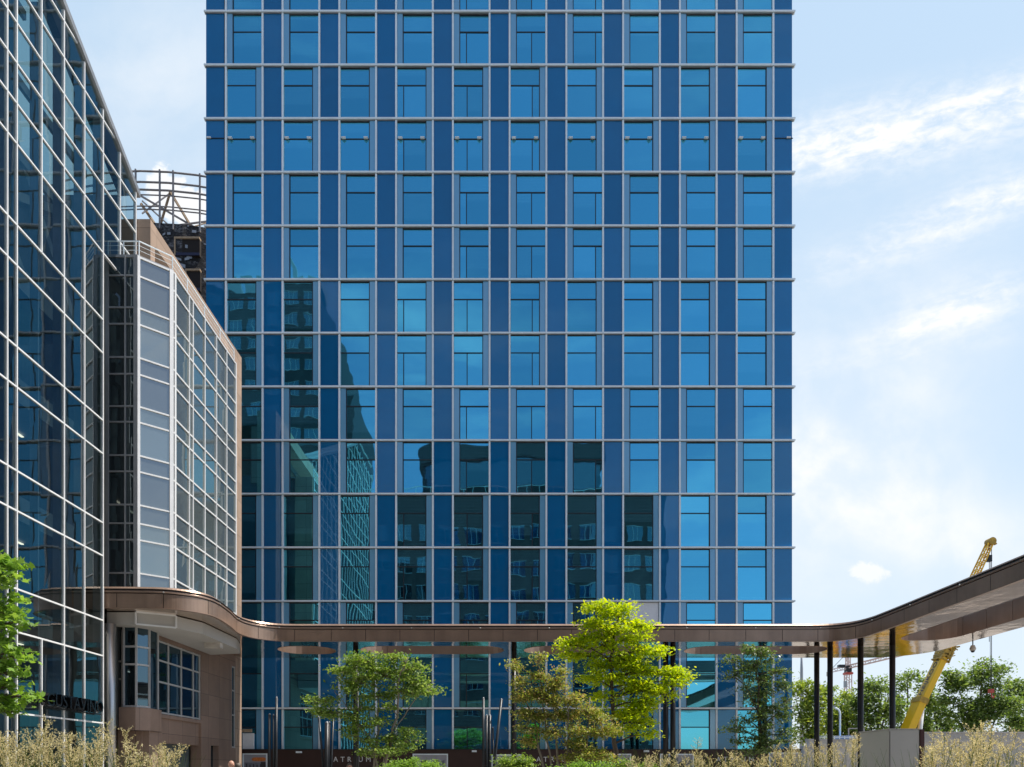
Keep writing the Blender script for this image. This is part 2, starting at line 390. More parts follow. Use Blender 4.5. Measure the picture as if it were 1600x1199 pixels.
MAT['interior_slab'] = varied('interior slab edge', (.20,.22,.225), .8, 0, .2, 1)
MAT['concrete'] = varied('pale concrete', (.50,.455,.40), .85, 0, .22, 2, bump=.2)
MAT['paving'] = varied('grey stone paving', (.24,.23,.215), .8, 0, .2, .8)
MAT['soil'] = varied('planting soil', (.05,.04,.03), .95, 0, .3, 4)
MAT['corten'] = varied('rusty steel planter edge', (.14,.06,.035), .7, 0, .3, 3)
MAT['box_grey'] = varied('warm grey powder coat', (.54,.52,.475), .48, .1, .06, 1.2, detail=8)
MAT['maroon'] = varied('maroon edge panel', (.06,.012,.012), .5)
MAT['yellow'] = varied('yellow crane paint', (.90,.52,.008), .4, 0, .08, 1)
MAT['yellow_dark'] = varied('grimy yellow crane steel', (.45,.27,.03), .5, .1, .35, 3)
MAT['letter_navy'] = varied('navy lettering', (.012,.014,.05), .5)
MAT['red'] = varied('red paint', (.45,.06,.04), .5)
MAT['crane_red'] = varied('faded red and white crane steel', (.62,.48,.43), .6)
MAT['tyre'] = varied('tyre rubber', (.02,.02,.02), .8)
MAT['blue_sign'] = varied('blue site sheet', (.02,.16,.45), .5)
t = NT('black wrapped facade'); f = t.noise(1.1, 9, .75, stretch=(1,1,2.2)); f2 = t.noise(6.0, 6, .7, stretch=(1,1,2))
MAT['black_mesh'] = t.done(t.pbr(t.ramp(t.math('ADD', t.math('MULTIPLY', f, .55), t.math('MULTIPLY', f2, .45)), [(.38, (.008,.008,.010)), (.52, (.035,.035,.038)), (.60, (.22,.22,.23)), (.64, (.03,.03,.032))]), .8, 0, .3, t.bump(f, .6, .2)))
MAT['hole'] = varied('dark room behind opening', (.018,.013,.011), .9)
MAT['rust_frame'] = varied('bare steel frame', (.27,.25,.245), .6, .2, .3, 2)
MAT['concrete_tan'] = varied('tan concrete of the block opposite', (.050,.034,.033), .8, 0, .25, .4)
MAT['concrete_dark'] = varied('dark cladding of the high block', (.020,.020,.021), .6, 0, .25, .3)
MAT['block_tan'] = varied('tan stone bands', (.30,.19,.12), .8, 0, .2, .5)
MAT['bark'] = varied('grey brown bark', (.10,.075,.055), .85, 0, .3, 9, bump=.4, stretch=(1,1,.3))
MAT['bark_light'] = varied('pale bark', (.24,.20,.16), .85, 0, .3, 9, bump=.4, stretch=(1,1,.3))
MAT['leaf_green'] = leaf_mat('fresh green leaves', [(.09,.17,.02), (.18,.30,.05), (.40,.50,.17)], .5)
MAT['leaf_maple'] = leaf_mat('bright maple leaves', [(.13,.26,.03), (.22,.39,.06), (.33,.50,.12)], .5)
MAT['leaf_lime'] = leaf_mat('lime yellow leaves', [(.30,.46,.006), (.46,.60,.010), (.60,.66,.016)], .55, (1.3,1.2,.35))
MAT['leaf_olive'] = leaf_mat('olive leaves with reddish tips', [(.14,.21,.03), (.26,.32,.06), (.42,.43,.14), (.42,.26,.13)], .45)
MAT['leaf_dark'] = leaf_mat('dark glossy leaves', [(.06,.12,.03), (.11,.18,.06), (.24,.31,.13)], .4, rough=.35)
MAT['leaf_far'] = leaf_mat('mid green leaves of far trees', [(.10,.18,.04), (.17,.26,.07), (.28,.37,.14)], .5)
MAT['leaf_far_yellow'] = leaf_mat('yellow green leaves of far trees', [(.17,.26,.04), (.27,.36,.06), (.38,.45,.11)], .5)
MAT['plume'] = leaf_mat('straw coloured grass plumes', [(.42,.37,.18), (.62,.55,.31), (.78,.73,.48)], .5, (1.1,1.0,.75))
MAT['blade'] = leaf_mat('green grass blades', [(.06,.12,.02), (.11,.18,.035)], .4)
MAT['skin'] = varied('skin', (.50,.27,.19), .5, 0, .08, 5)
MAT['shirt_white'] = varied('pale shirt', (.5,.53,.6), .8)
MAT['suit'] = varied('dark suit cloth', (.02,.024,.035), .8)
MAT['hair'] = varied('dark hair', (.03,.022,.016), .6)
MAT['hair_grey'] = varied('grey brown hair', (.11,.09,.07), .6)
MAT['poster_sky'] = varied('printed pale sky', (.36,.36,.40), .5, 0, .15, 1.2)
MAT['poster_dark'] = varied('printed dark buildings', (.05,.045,.05), .5, 0, .4, 3)
MAT['poster_grey'] = varied('printed grey facade', (.20,.21,.25), .5, 0, .4, 5)
MAT['poster_orange'] = varied('printed orange shape', (.65,.20,.05), .5)
MAT['tan_card'] = varied('tan board', (.42,.30,.19), .8)

# ------------------------------------------------------------------ ground
g = MB().quad((-900,-300,0),(900,-300,0),(900,1600,0),(-900,1600,0)).build('ground', MAT['paving']); structure(g)

# ------------------------------------------------------------------ tower
TY = 40.0; PXM = F/TY
XT0 = X_(322, TY); NW = 31.3/PXM; WW = 57.3/PXM; XT1 = XT0+11*NW+10*WW
ZL0 = Z_(1107, TY); ST = 83.62/PXM; Z_BASE = ZL0-ST
NROW = 16
ROWZ = [Z_BASE+i*ST for i in range(NROW+1)]
PAIR = 'RLLRRLLRRLLRRLLRR'
def tower():
    top = ROWZ[-1]
    T = thing('office_tower', 'tall office tower clad in blue glass in a grid of pale mullions', 'building', ((XT0+XT1)/2, TY, 0))
    b = MB().box(XT0+.05, XT1-.05, TY+.12, TY+24, 0, top); b.build('core', MAT['tower_body'], T)
    MB().box(XT0+.02, XT1-.02, TY+.03, TY+.115, 0, Z_BASE-.09).build('plinth', MAT['panel'], T)
    tr = .15
    # spandrel panel mesh
    pm = MB().box(0, NW-.13, 0, .08, .075, ST-.075).mesh('spandrel_panel', MAT['panel'])
    allp, allw = [], []
    rest_p, rest_w = MB(), MB(); rest_pane = MB(); rest_strip = MB()
    # window meshes by kind: (side of strip, split position)
    kinds = {}
    def win_kind(side, split):
        k = (side, split)
        if k in kinds: return kinds[k]
        w = WW-.13; h0, h1 = .075, ST-.075; sw = .36
        fr = MB(); pane = MB(); strip = MB()
        g0, g1 = (sw, w) if side == 'L' else (0, w-sw)
        s0, s1 = (0, sw-.05) if side == 'L' else (w-sw+.05, w)
        strip.box(s0, s1, -.01, .08, h0, h1)
        bz = h0+(h1-h0)*.655
        fr.box(g0-.05 if side == 'L' else g0, g1 if side == 'L' else g1+.05, .075, .10, h0, h1)   # dark rebate behind
        if side == 'L': fr.box(g0-.05, g0, .0, .075, h0, h1)
        else: fr.box(g1, g1+.05, .0, .075, h0, h1)
        fr.box(g0, g1, .03, .075, h1-.05, h1)
        fr.box(g0, g1, .028, .074, bz-.03, bz+.03)
        pane.quad((g0,.05,bz),(g1,.05,bz),(g1,.05,h1-.05),(g0,.05,h1-.05))
        if split:
            xs = g0+(g1-g0)*split
            fr.box(xs-.025, xs+.025, .0285, .0745, h0, bz-.03)
            pane.quad((g0,.05,h0),(xs,.05,h0),(xs,.05,bz),(g0,.05,bz)); pane.quad((xs,.052,h0),(g1,.052,h0),(g1,.052,bz),(xs,.052,bz))
        else: pane.quad((g0,.05,h0),(g1,.05,h0),(g1,.05,bz),(g0,.05,bz))
        kinds[k] = (fr, pane, strip, fr.mesh('window', MAT['dark_gap']), pane.mesh('pane', MAT['pane']), strip.mesh('side_panel', MAT['strip']))
        return kinds[k]
    np_, nw_ = 0, 0
    wbm = MB().box(.02, WW-.15, -.005, .03, .08, ST-.08).mesh('white_board', MAT['white_board'])
    for r in range(NROW):
        side = PAIR[r]
        for c in range(11):
            x = XT0+c*(NW+WW)+ (.065 if c else .0)
            # panel
            if np_ < 100:
                o = bpy.data.objects.new('spandrel_panel', pm); COL.objects.link(o); o.parent = T
                o.location = Vector((x, TY, ROWZ[r]))-T.location; np_ += 1
                o.rotation_euler = (R(random.gauss(0,.05)), 0, R(random.gauss(0,.05)))
            else: rest_p.box(x, x+NW-.13, TY, TY+.08, ROWZ[r]+.075, ROWZ[r]+ST-.075)
        for c in range(10):
            x = XT0+c*(NW+WW)+NW+.065
            if side == 'L': split = {4:.22, 5:.52, 6:.78}.get(c, 0)
            else: split = {3:.22, 4:.46, 5:.76}.get(c, 0)
            fr, pane, strip, mf, mp, ms = win_kind(side, split)
            if nw_ < 100:
                o = bpy.data.objects.new('window', mf); COL.objects.link(o); o.parent = T
                o.location = Vector((x, TY, ROWZ[r]))-T.location; nw_ += 1
                p = bpy.data.objects.new('pane', mp); COL.objects.link(p); p.parent = o
                p.rotation_euler = (R(random.gauss(0,.12)), 0, R(random.gauss(0,.10)))
                q = bpy.data.objects.new('side_panel', ms); COL.objects.link(q); q.parent = o
                if r == 2 and c == 7:
                    q2 = bpy.data.objects.new('white_board', wbm); COL.objects.link(q2); q2.parent = o; o['label'] = 'window boarded up with a white sheet'
            else:
                for src, dst in ((fr, rest_w), (pane, rest_pane), (strip, rest_strip)):
                    n = len(dst.v); tx, tz = (random.gauss(0,.0018), random.gauss(0,.0018)) if src is pane else (0,0)
                    dst.v += [(a+x, b_+TY+(a*tx+cc*tz), cc+ROWZ[r]) for a, b_, cc in src.v]; dst.f += [tuple(i+n for i in f) for f in src.f]
    rest_p.build('upper_spandrel_panel', MAT['panel'], T)['kind'] = 'stuff'
    w = rest_w.build('upper_window', MAT['dark_gap'], T); w['kind'] = 'stuff'
    rest_pane.build('pane', MAT['pane'], w); rest_strip.build('side_panel', MAT['strip'], w)
    # mullions and transoms
    edges = [XT0]
    for c in range(11):
        edges.append(XT0+c*(NW+WW)+NW)
        if c < 10: edges.append(XT0+(c+1)*(NW+WW))
    for x in edges[1:-1]:
        m = MB().box(x-.052, x+.052, TY-.06, TY+.10, Z_BASE, top); m.build('mullion', MAT['alu'], T)
    for z in ROWZ:
        m = MB().box(XT0-.09, XT1+.09, TY-.115, TY+.09, z-.042, z+.042).build('transom', MAT['alu'], T)
        MB().box(XT0-.03, XT1+.03, TY-.06, TY+.085, z-.064, z-.043).build('shadow_lip', MAT['alu_grey'], m)  # thin lip coloured grey for the shadow line under the transom
    # cleaning rig brackets on one storey
    r = 11; bz = ROWZ[r]+.075+(ST-.15)*.655
    cols = [XT0+c*(NW+WW)+NW+.065 for c in range(10)]
    for x in cols:
        g0, g1 = x, x+WW-.13-.36
        for xx in (g0+.18, g1-.18):
            MB().box(xx-.12, xx+.12, TY-.09, TY+.03, bz-.02, bz+.045).box(xx-.05, xx+.05, TY-.12, TY-.02, bz-.06, bz-.02).build('bracket', MAT['alu_white'], T)
    for xa, xb in ((XT0+.02, XT0+NW-.08), (XT1-NW+.08, XT1-.02)):
        MB().box(xa, xb, TY-.03, TY-.004, bz-.025, bz+.02).build('panel_joint', MAT['dark_gap'], T)
    for xx in (XT0+.18, XT1-.28):
        MB().box(xx-.12, xx+.12, TY-.09, TY-.004, bz-.02, bz+.045).build('bracket', MAT['alu_white'], T)
tower()

# ------------------------------------------------------------------ glass building on the left
GX = -15.36; GC = 25.6; MOD = 1.115
def roofline(Y): return EYE+23.6+.553*(27.9-Y) if Y > 12 else EYE+23.6+.553*15.9
def glass_building():
    T = thing('glass_office_building', 'glass fronted building with white mullion grid and sloping roof edge', 'building', (GX, 16, 0))
    ys = [GC+2*MOD, GC+MOD, GC]+[GC-MOD*i for i in range(1, 5)]+[20.74]+[20.74-MOD*i for i in range(1, 15)]
    hs = [-.75, 1.75, 4.27, 5.6, 8.02, 9.26, 11.85, 13.1, 15.62, 16.87]+[19.39+1.25*i for i in range(12)]
    ZB = EYE+19.0        # above this level the wall runs on behind the bay
    y_min = ys[-1]
    for y in ys:
        zt = roofline(y)-.1; z0 = 0 if y <= GC+.01 else ZB
        m = MB()
        if abs(y-(GC-3*MOD)) < .01:
            MB().box(GX-.06, GX+.05, y-.021, y+.021, 0, EYE+4.27).build('mullion', MAT['alu_white'], T); m.box(GX-.06, GX+.05, y-.021, y+.021, EYE+16.87, zt)
        else: m.box(GX-.06, GX+.05, y-.021, y+.021, z0, zt)
        m.build('mullion', MAT['alu_white'], T)
    for y in ys:
        if y > GC+.01: continue
        MB().box(GX-.34, GX-.07, y-.03, y+.03, 0, min(roofline(y)-.3, EYE+25)).build('inner_fin', MAT['alu_grey'], T)
    for h in hs:
        z = EYE+h
        ymax = GC if z < ZB else GC+2*MOD+.05
        # stop at the sloping edge
        yl = 27.9-(z-EYE-23.6)/.553
        ymax = min(ymax, yl-.12)
        if ymax < y_min+.5: continue
        MB().box(GX-.05, GX+.04, y_min, ymax, z-.026, z+.026).build('transom', MAT['alu_white'], T)
    # glass, one strip per bay, each pane very slightly out of true
    ysort = sorted(ys)
    levels = [0]+[EYE+h for h in hs]
    for a, b in zip(ysort[:-1], ysort[1:]):
        m = MB(); lo = 0 if b <= GC+.01 else ZB
        ra, rb = roofline(a)-.05, roofline(b)-.05
        zz = [z for z in levels if z > lo-.4 and z < ra]+[ra]
        for z in zz: m.v += [(GX+random.gauss(0,.0022), a, z), (GX+random.gauss(0,.0022), b, min(z, rb))]
        for i in range(len(zz)-1): m.f.append((2*i, 2*i+1, 2*i+3, 2*i+2))
        m.build('glass_bay', MAT['wall_glass'], T)
    # sloping roof edge and roof
    e = MB(); yb = 28.05
    za, zb = roofline(12.0), roofline(yb)
    for x0, x1, dz0, dz1, mat in ((GX-.25, GX+.10, -.03, .20, 'alu_grey'), (GX-.8, GX-.27, .06, .42, 'alu_grey')):
        m = MB(); n = [(x0,12,za+dz0),(x1,12,za+dz0),(x1,yb,zb+dz0),(x0,yb,zb+dz0),(x0,12,za+dz1),(x1,12,za+dz1),(x1,yb,zb+dz1),(x0,yb,zb+dz1)]
        m.v += n; m.f += [(0,3,2,1),(4,5,6,7),(0,1,5,4),(1,2,6,5),(2,3,7,6),(3,0,4,7)]
        m.build('roof_edge', MAT[mat], T)
    m = MB().quad((GX-.5,12,za+.05),(GX-.5,yb,zb+.05),(GX-12,yb,zb+.05),(GX-12,12,za+.05)); m.build('roof', MAT['wall_glass'], T)
    MB().box(GX-12, GX-.3, 3.5, 12, za, za+.3).build('flat_roof', MAT['interior_slab'], T)
    # inside: slabs, columns, braces, back wall
    for h in (5.0, 8.6, 12.45, 16.2):
        MB().box(GX-9, GX-.75, 4, GC-.3, EYE+h-.45, EYE+h+.35).build('floor_slab', MAT['interior_slab'], T)
    MB().box(GX-9.3, GX-9, 4, 28, 0, EYE+23.2).build('back_wall', MAT['floor_dark'], T)
    MB().box(GX-9, GX-.35, 27.2, 27.45, 0, EYE+22.9).build('end_wall', MAT['interior_slab'], T)
    for y in (7, 12, 17, 21.4, 24.9):
        MB().tube([(GX-1.1, y, 0), (GX-1.1, y, EYE+19.5)], .17, 12).build('column', MAT['interior_grey'], T, True)
    for i, (ya, za_, yb_, zb_) in enumerate([(27, 17.2, 21, 25), (24, 17.2, 17.5, 26), (21, 17.2, 14, 27), (26.5, 21.5, 19, 17.2), (17.5, 17.2, 9, 29)]):
        MB().bar((GX-2.0, ya, EYE+za_), (GX-2.0, yb_, EYE+zb_), .55, .28).build('brace', MAT['interior_grey'], T)
    for h in (20.6, 23.1, 25.6):
        MB().bar((GX-1.2, 8, EYE+h), (GX-1.2, min(26.5, 27.9-(h-23.0)/.553), EYE+h), .12, .3).build('beam', MAT['interior_grey'], T)
    # luminous strips under the slabs
    t = NT('lit ceiling strip'); em = t.n('ShaderNodeEmission'); em.inputs[0].default_value = (1,.85,.65,1); em.inputs[1].default_value = 1.3
    lm = t.done(em)
    for h in (4.5, 8.1, 11.95):
        for x in (GX-2.2, GX-4.4):
            MB().box(x-.05, x+.05, 19.5, 24.5, EYE+h-.03, EYE+h).build('ceiling_light', lm, T)
    MB().tube([(GX+.05, GC+.42, 0), (GX+.05, GC+.42, EYE+5.55)], .2, 24).build('corner_column', MAT['steel'], T, True)
glass_building()
def wall_sign():
    T = thing('letter_sign', 'black block letters standing off the glass wall beside steel column', 'sign', (GX+.1, 23.0, Z_(1108, 23)))
    s = text_mesh('GUSTAVINO', .62, .13, 1.02)
    xs = [v.co.x for v in s.vertices]; w = max(xs)-min(xs); k = 3.0/w
    def place(o):                # reads along +Y for someone standing on the plaza (+X side)
        o.rotation_euler = (R(90), 0, R(90)); o.location = (.22, -1.1, .02); o.scale = (k, 1.0, 1.0)
    letters(s, 'letter', MAT['letter_black'], T, place)
    MB().box(GX+.11, GX+.16, 22.3, 25.3, Z_(1108,23)-.02, Z_(1108,23)+.02).box(GX+.11, GX+.16, 22.3, 25.3, Z_(1108,23)+.42, Z_(1108,23)+.46).build('rail', MAT['dark_steel'], T)
wall_sign()

# ------------------------------------------------------------------ stone building with glazed bay
SX = -14.77
def stone_building():
    T = thing('stone_building', 'brown granite building with glazed projecting bay and roof railing', 'building', (SX, 32, 0))
    top = EYE+22.5
    m = MB().box(GX+.1-1.2, SX, 27.9, 28.25, EYE+7, top); m.build('stone_front', MAT['granite'], T)
    MB().box(SX-.9, SX, 28.25, 36.5, top-.85, top).build('parapet_beam', MAT['granite'], T)
    MB().box(SX-1.2, SX, 36.5, 37.3, 0, top).build('end_pier', MAT['granite'], T)
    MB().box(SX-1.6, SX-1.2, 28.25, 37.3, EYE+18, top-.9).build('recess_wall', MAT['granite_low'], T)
    MB().box(SX-6, SX-1.2, 27.9+.1, 37.3, top-.95, top-.85).build('roof', MAT['roof_felt'], T)
    # bay: corners
    P = [(-15.72, 26.5), (-14.55, 26.5), (-13.56, 27.3), (-13.56, 33.5)]
    H = [6.9, 7.63, 8.92, 9.56, 10.28, 11.57, 12.2, 13.49, 14.1, 15.35, 16.0, 17.29, 17.93, 19.17, 19.9]
    kind = ['s','v','v','s','s','s','v','v','s','s','v','v','s','s']
    B = MB().build('glazed_bay', MAT['alu'], T) if False else None
    frame_lit = MB(); frame_front = MB()
    def face(p, q, ysplit, dark, fname):
        """one bay face from p to q split at parameters ysplit"""
        p = Vector((*p, 0)); q = Vector((*q, 0)); d = q-p; n = Vector((d.y, -d.x, 0)).normalized()
        f = MB(); bw = .05
        for h in H: f.bar(p+n*.02+Vector((0,0,EYE+h)), q+n*.02+Vector((0,0,EYE+h)), .035, .06)
        for s, wd in ysplit:
            a = p+d*s+n*.03; f.bar(a+Vector((0,0,EYE+H[0])), a+Vector((0,0,EYE+H[-1]+.04)), wd, .05, n)
        fo = f.build(fname, MAT['alu_white'] if not dark else MAT['alu_grey'], T)  # front face frame is grey: shade of the sunless side painted in
        ss = sorted(s for s, _ in ysplit)
        for sa, sb in zip(ss[:-1], ss[1:]):
            for i, k in enumerate(kind):
                a, b = p+d*sa, p+d*sb
                e = [n*random.gauss(0,.003) for _ in range(4)]
                Q = [a+e[0]+Vector((0,0,EYE+H[i])), b+e[1]+Vector((0,0,EYE+H[i])), b+e[2]+Vector((0,0,EYE+H[i+1])), a+e[3]+Vector((0,0,EYE+H[i+1]))]
                MB().quad(*Q).build('vision_pane' if k == 'v' else 'spandrel_pane', MAT['bay_dark'] if dark else MAT['bay_vision' if k == 'v' else 'bay_spandrel'], fo)
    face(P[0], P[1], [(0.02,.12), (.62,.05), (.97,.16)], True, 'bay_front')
    face(P[1], P[2], [(.04,.10), (.96,.14)], False, 'bay_corner')
    L = 33.5-27.3
    face(P[2], P[3], [(0.02,.12)]+[((y-27.3)/L, .05) for y in (28.62, 28.96, 30.08, 31.25, 32.37)]+[(.993,.08)], False, 'bay_side')
    # inner diagonals behind the dark bay front
    MB().prism([P[0], P[1], P[2], P[3], (-15.72, 33.5)], EYE+19.9, EYE+20.0).build('bay_roof', MAT['alu_grey'], T)
    MB().prism([(-15.6,26.6), (-14.6,26.6), (-13.66,27.4), (-13.66,33.4), (-15.6,33.4)], EYE+6.5, EYE+19.85).build('bay_core', MAT['floor_dark'], T)
    MB().box(-13.6, -14.76+.1, 33.5, 33.6, EYE+6.5, EYE+19.9) if False else None
    MB().box(SX, -13.58, 33.52, 33.62, EYE+6.5, EYE+19.95).build('bay_end_wall', MAT['granite'], T)
    # railing on the bay roof
    r = MB(); q = [(-15.7,26.55),(-14.5,26.55),(-13.6,27.35),(-13.6,33.4)]
    for a, b in zip(q[:-1], q[1:]):
        for z, w in ((.55,.035),(.38,.011),(.2,.011)): r.bar((*a, EYE+20+z), (*b, EYE+20+z), w, w)
    for p in q+[(-13.6, y) for y in (28.6,30.2,31.8)]+[(-15.1,26.55)]: r.bar((*p, EYE+19.95), (*p, EYE+20.55), .03, .03)
    r.build('roof_railing', MAT['alu'], T)
    # ---- street level: stone side wall with openings
    top2 = EYE+6.05
    w = MB()
    def side(y0, y1, z0, z1, x=SX, t=.5): w.box(x-t, x, y0, y1, z0, z1)
    wy0, wy1 = 28.4, 32.45
    zw0, zw1 = EYE+2.35, EYE+5.45      # window
    side(27.95, wy0, 0, top2); side(wy1, 33.5, 0, top2); side(34.4, 36.0, 0, top2); side(33.5, 34.4, EYE+1.2, top2)
    side(wy0, wy1, zw1, top2); side(wy0, wy1, EYE+1.95+.25, zw0); side(36.0, 36.5, EYE+5.5, top2); side(36.0, 36.5, 0, EYE+1.15)
    w.box(SX-.5, SX-.12, wy0, wy1, EYE+1.15, EYE+2.2)
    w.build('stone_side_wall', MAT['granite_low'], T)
    MB().box(SX-1.4, SX-1.2, wy0, wy1, 0, EYE+1.15).build('entrance_glass', MAT['low_glass'], T)
    MB().box(SX-1.2, SX-1.12, wy0, wy1, .9, 1.0).box(SX-1.2, SX-1.12, 30.2, 30.3, 0, EYE+1.15).build('entrance_frame', MAT['dark_steel'], T)
    MB().box(SX-.4, SX-.3, 33.5, 34.4, 0, EYE+1.2).build('side_door', MAT['low_glass'], T)
    def grid_window(name, y0, y1, z0, z1, ysp, zsp, x):
        f = MB(); gl = MB()
        for y in ysp: f.box(x-.06, x+.03, y-.035, y+.035, z0, z1)
        for z in zsp: f.box(x-.05, x+.025, y0, y1, z-.035, z+.035)
        o = f.build(name, MAT['frame_grey'], T)
        gl.box(x-.05, x-.02, y0, y1, z0, z1).build('pane', MAT['low_glass'], o)
        return o
    grid_window('side_window', wy0, wy1, zw0, zw1, [wy0+.06, 29.45, 30.6, 31.75, wy1-.06], [zw0+.06, zw0+1.35, zw0+2.25, zw1-.05], SX-.06)
    grid_window('narrow_window', 36.02, 36.48, EYE+1.15, EYE+5.5, [36.05, 36.45], [EYE+1.2, EYE+2.9, EYE+4.2, EYE+5.45], SX-.05)
    # street level front with small projecting bay window
    w = MB(); fy = 27.2
    w.box(-16.4, -15.87, fy, fy+.4, 0, EYE+1.9); w.box(-15.55, SX, fy+.05, fy+.75, 0, EYE+1.9); w.box(-15.55, -15.3, fy+.02, fy+.4, EYE+1.9, top2)
    w.prism([(-15.4,26.75),(-14.75,26.75),(-14.42,27.25),(-14.42,28.1),(-15.4,28.1)], EYE+1.55, EYE+2.45)
    w.box(-16.4, -15.87, fy, fy+.4, EYE+5.6, top2); w.box(-15.87, -15.55, fy, fy+.4, 0, EYE+1.7)
    w.box(-14.85, -14.5, 27.3, 28.3, 0, EYE+1.55)
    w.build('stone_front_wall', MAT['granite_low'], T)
    f = MB().prism([(-15.28,26.9),(-14.8,26.9),(-14.52,27.3),(-14.52,28.0),(-15.28,28.0)], EYE+2.45, EYE+5.7)
    o = f.build('oriel_window', MAT['low_glass'], T)
    fr = MB()
    for p in ((-15.28,26.88),(-14.79,26.88),(-14.5,27.3),(-14.5,27.95)): fr.bar((*p, EYE+2.4), (*p, EYE+5.7), .065, .065)
    for h in (2.5, 4.15, 4.85, 5.65):
        fr.bar((-15.28,26.88,EYE+h), (-14.79,26.88,EYE+h), .07, .07); fr.bar((-14.79,26.88,EYE+h), (-14.5,27.3,EYE+h), .07, .07)
    fr.build('oriel_frame', MAT['frame_grey'], o)
    f = MB().box(-15.85, -15.57, fy+.15, fy+.2, EYE+1.7, EYE+5.6); o = f.build('tall_window', MAT['low_glass'], T)
    fr = MB().box(-15.87, -15.83, fy+.05, fy+.2, EYE+1.7, EYE+5.6).box(-15.6, -15.56, fy+.05, fy+.2, EYE+1.7, EYE+5.6)
    for h in (1.72, 3.6, 4.3): fr.box(-15.83, -15.6, fy+.06, fy+.2, EYE+h, EYE+h+.06)
    fr.build('frame', MAT['frame_grey'], o)
    MB().box(-19, SX-.6, 28, 37.2, 0, EYE+18.5).build('inner_mass', MAT['floor_dark'], T)
stone_building()

# ------------------------------------------------------------------ canopy
CHB = EYE+6.10; CHM = EYE+6.65; CHT = EYE+6.96
def arc(c, r, a0, a1, n=10): return [(c[0]+r*math.cos(R(a0+(a1-a0)*i/n)), c[1]+r*math.sin(R(a0+(a1-a0)*i/n))) for i in range(n+1)]
def spline(pts, n=6):
    out = []
    P = [pts[0]]+pts+[pts[-1]]
    for i in range(1, len(P)-2):
        p0, p1, p2, p3 = [np.array(P[i+k]) for k in (-1,0,1,2)]
        for k in range(n):
            t = k/n
            out.append(tuple(.5*((2*p1)+(-p0+p2)*t+(2*p0-5*p1+4*p2-p3)*t*t+(-p0+3*p1-3*p2+p3)*t**3)))
    out.append(pts[-1]); return out
def fill2d(loops, z):
    c = bpy.data.curves.new('outline', 'CURVE'); c.dimensions = '2D'; c.fill_mode = 'BOTH'
    for lp in loops:
        s = c.splines.new('POLY'); s.points.add(len(lp)-1); s.use_cyclic_u = True
        for p, q in zip(s.points, lp): p.co = (q[0], q[1], 0, 1)
    o = bpy.data.objects.new('outline', c); COL.objects.link(o); dg = bpy.context.evaluated_depsgraph_get()
    m = bpy.data.meshes.new_from_object(o.evaluated_get(dg)); bpy.data.objects.remove(o)
    for v in m.vertices: v.co.z = z
    return m
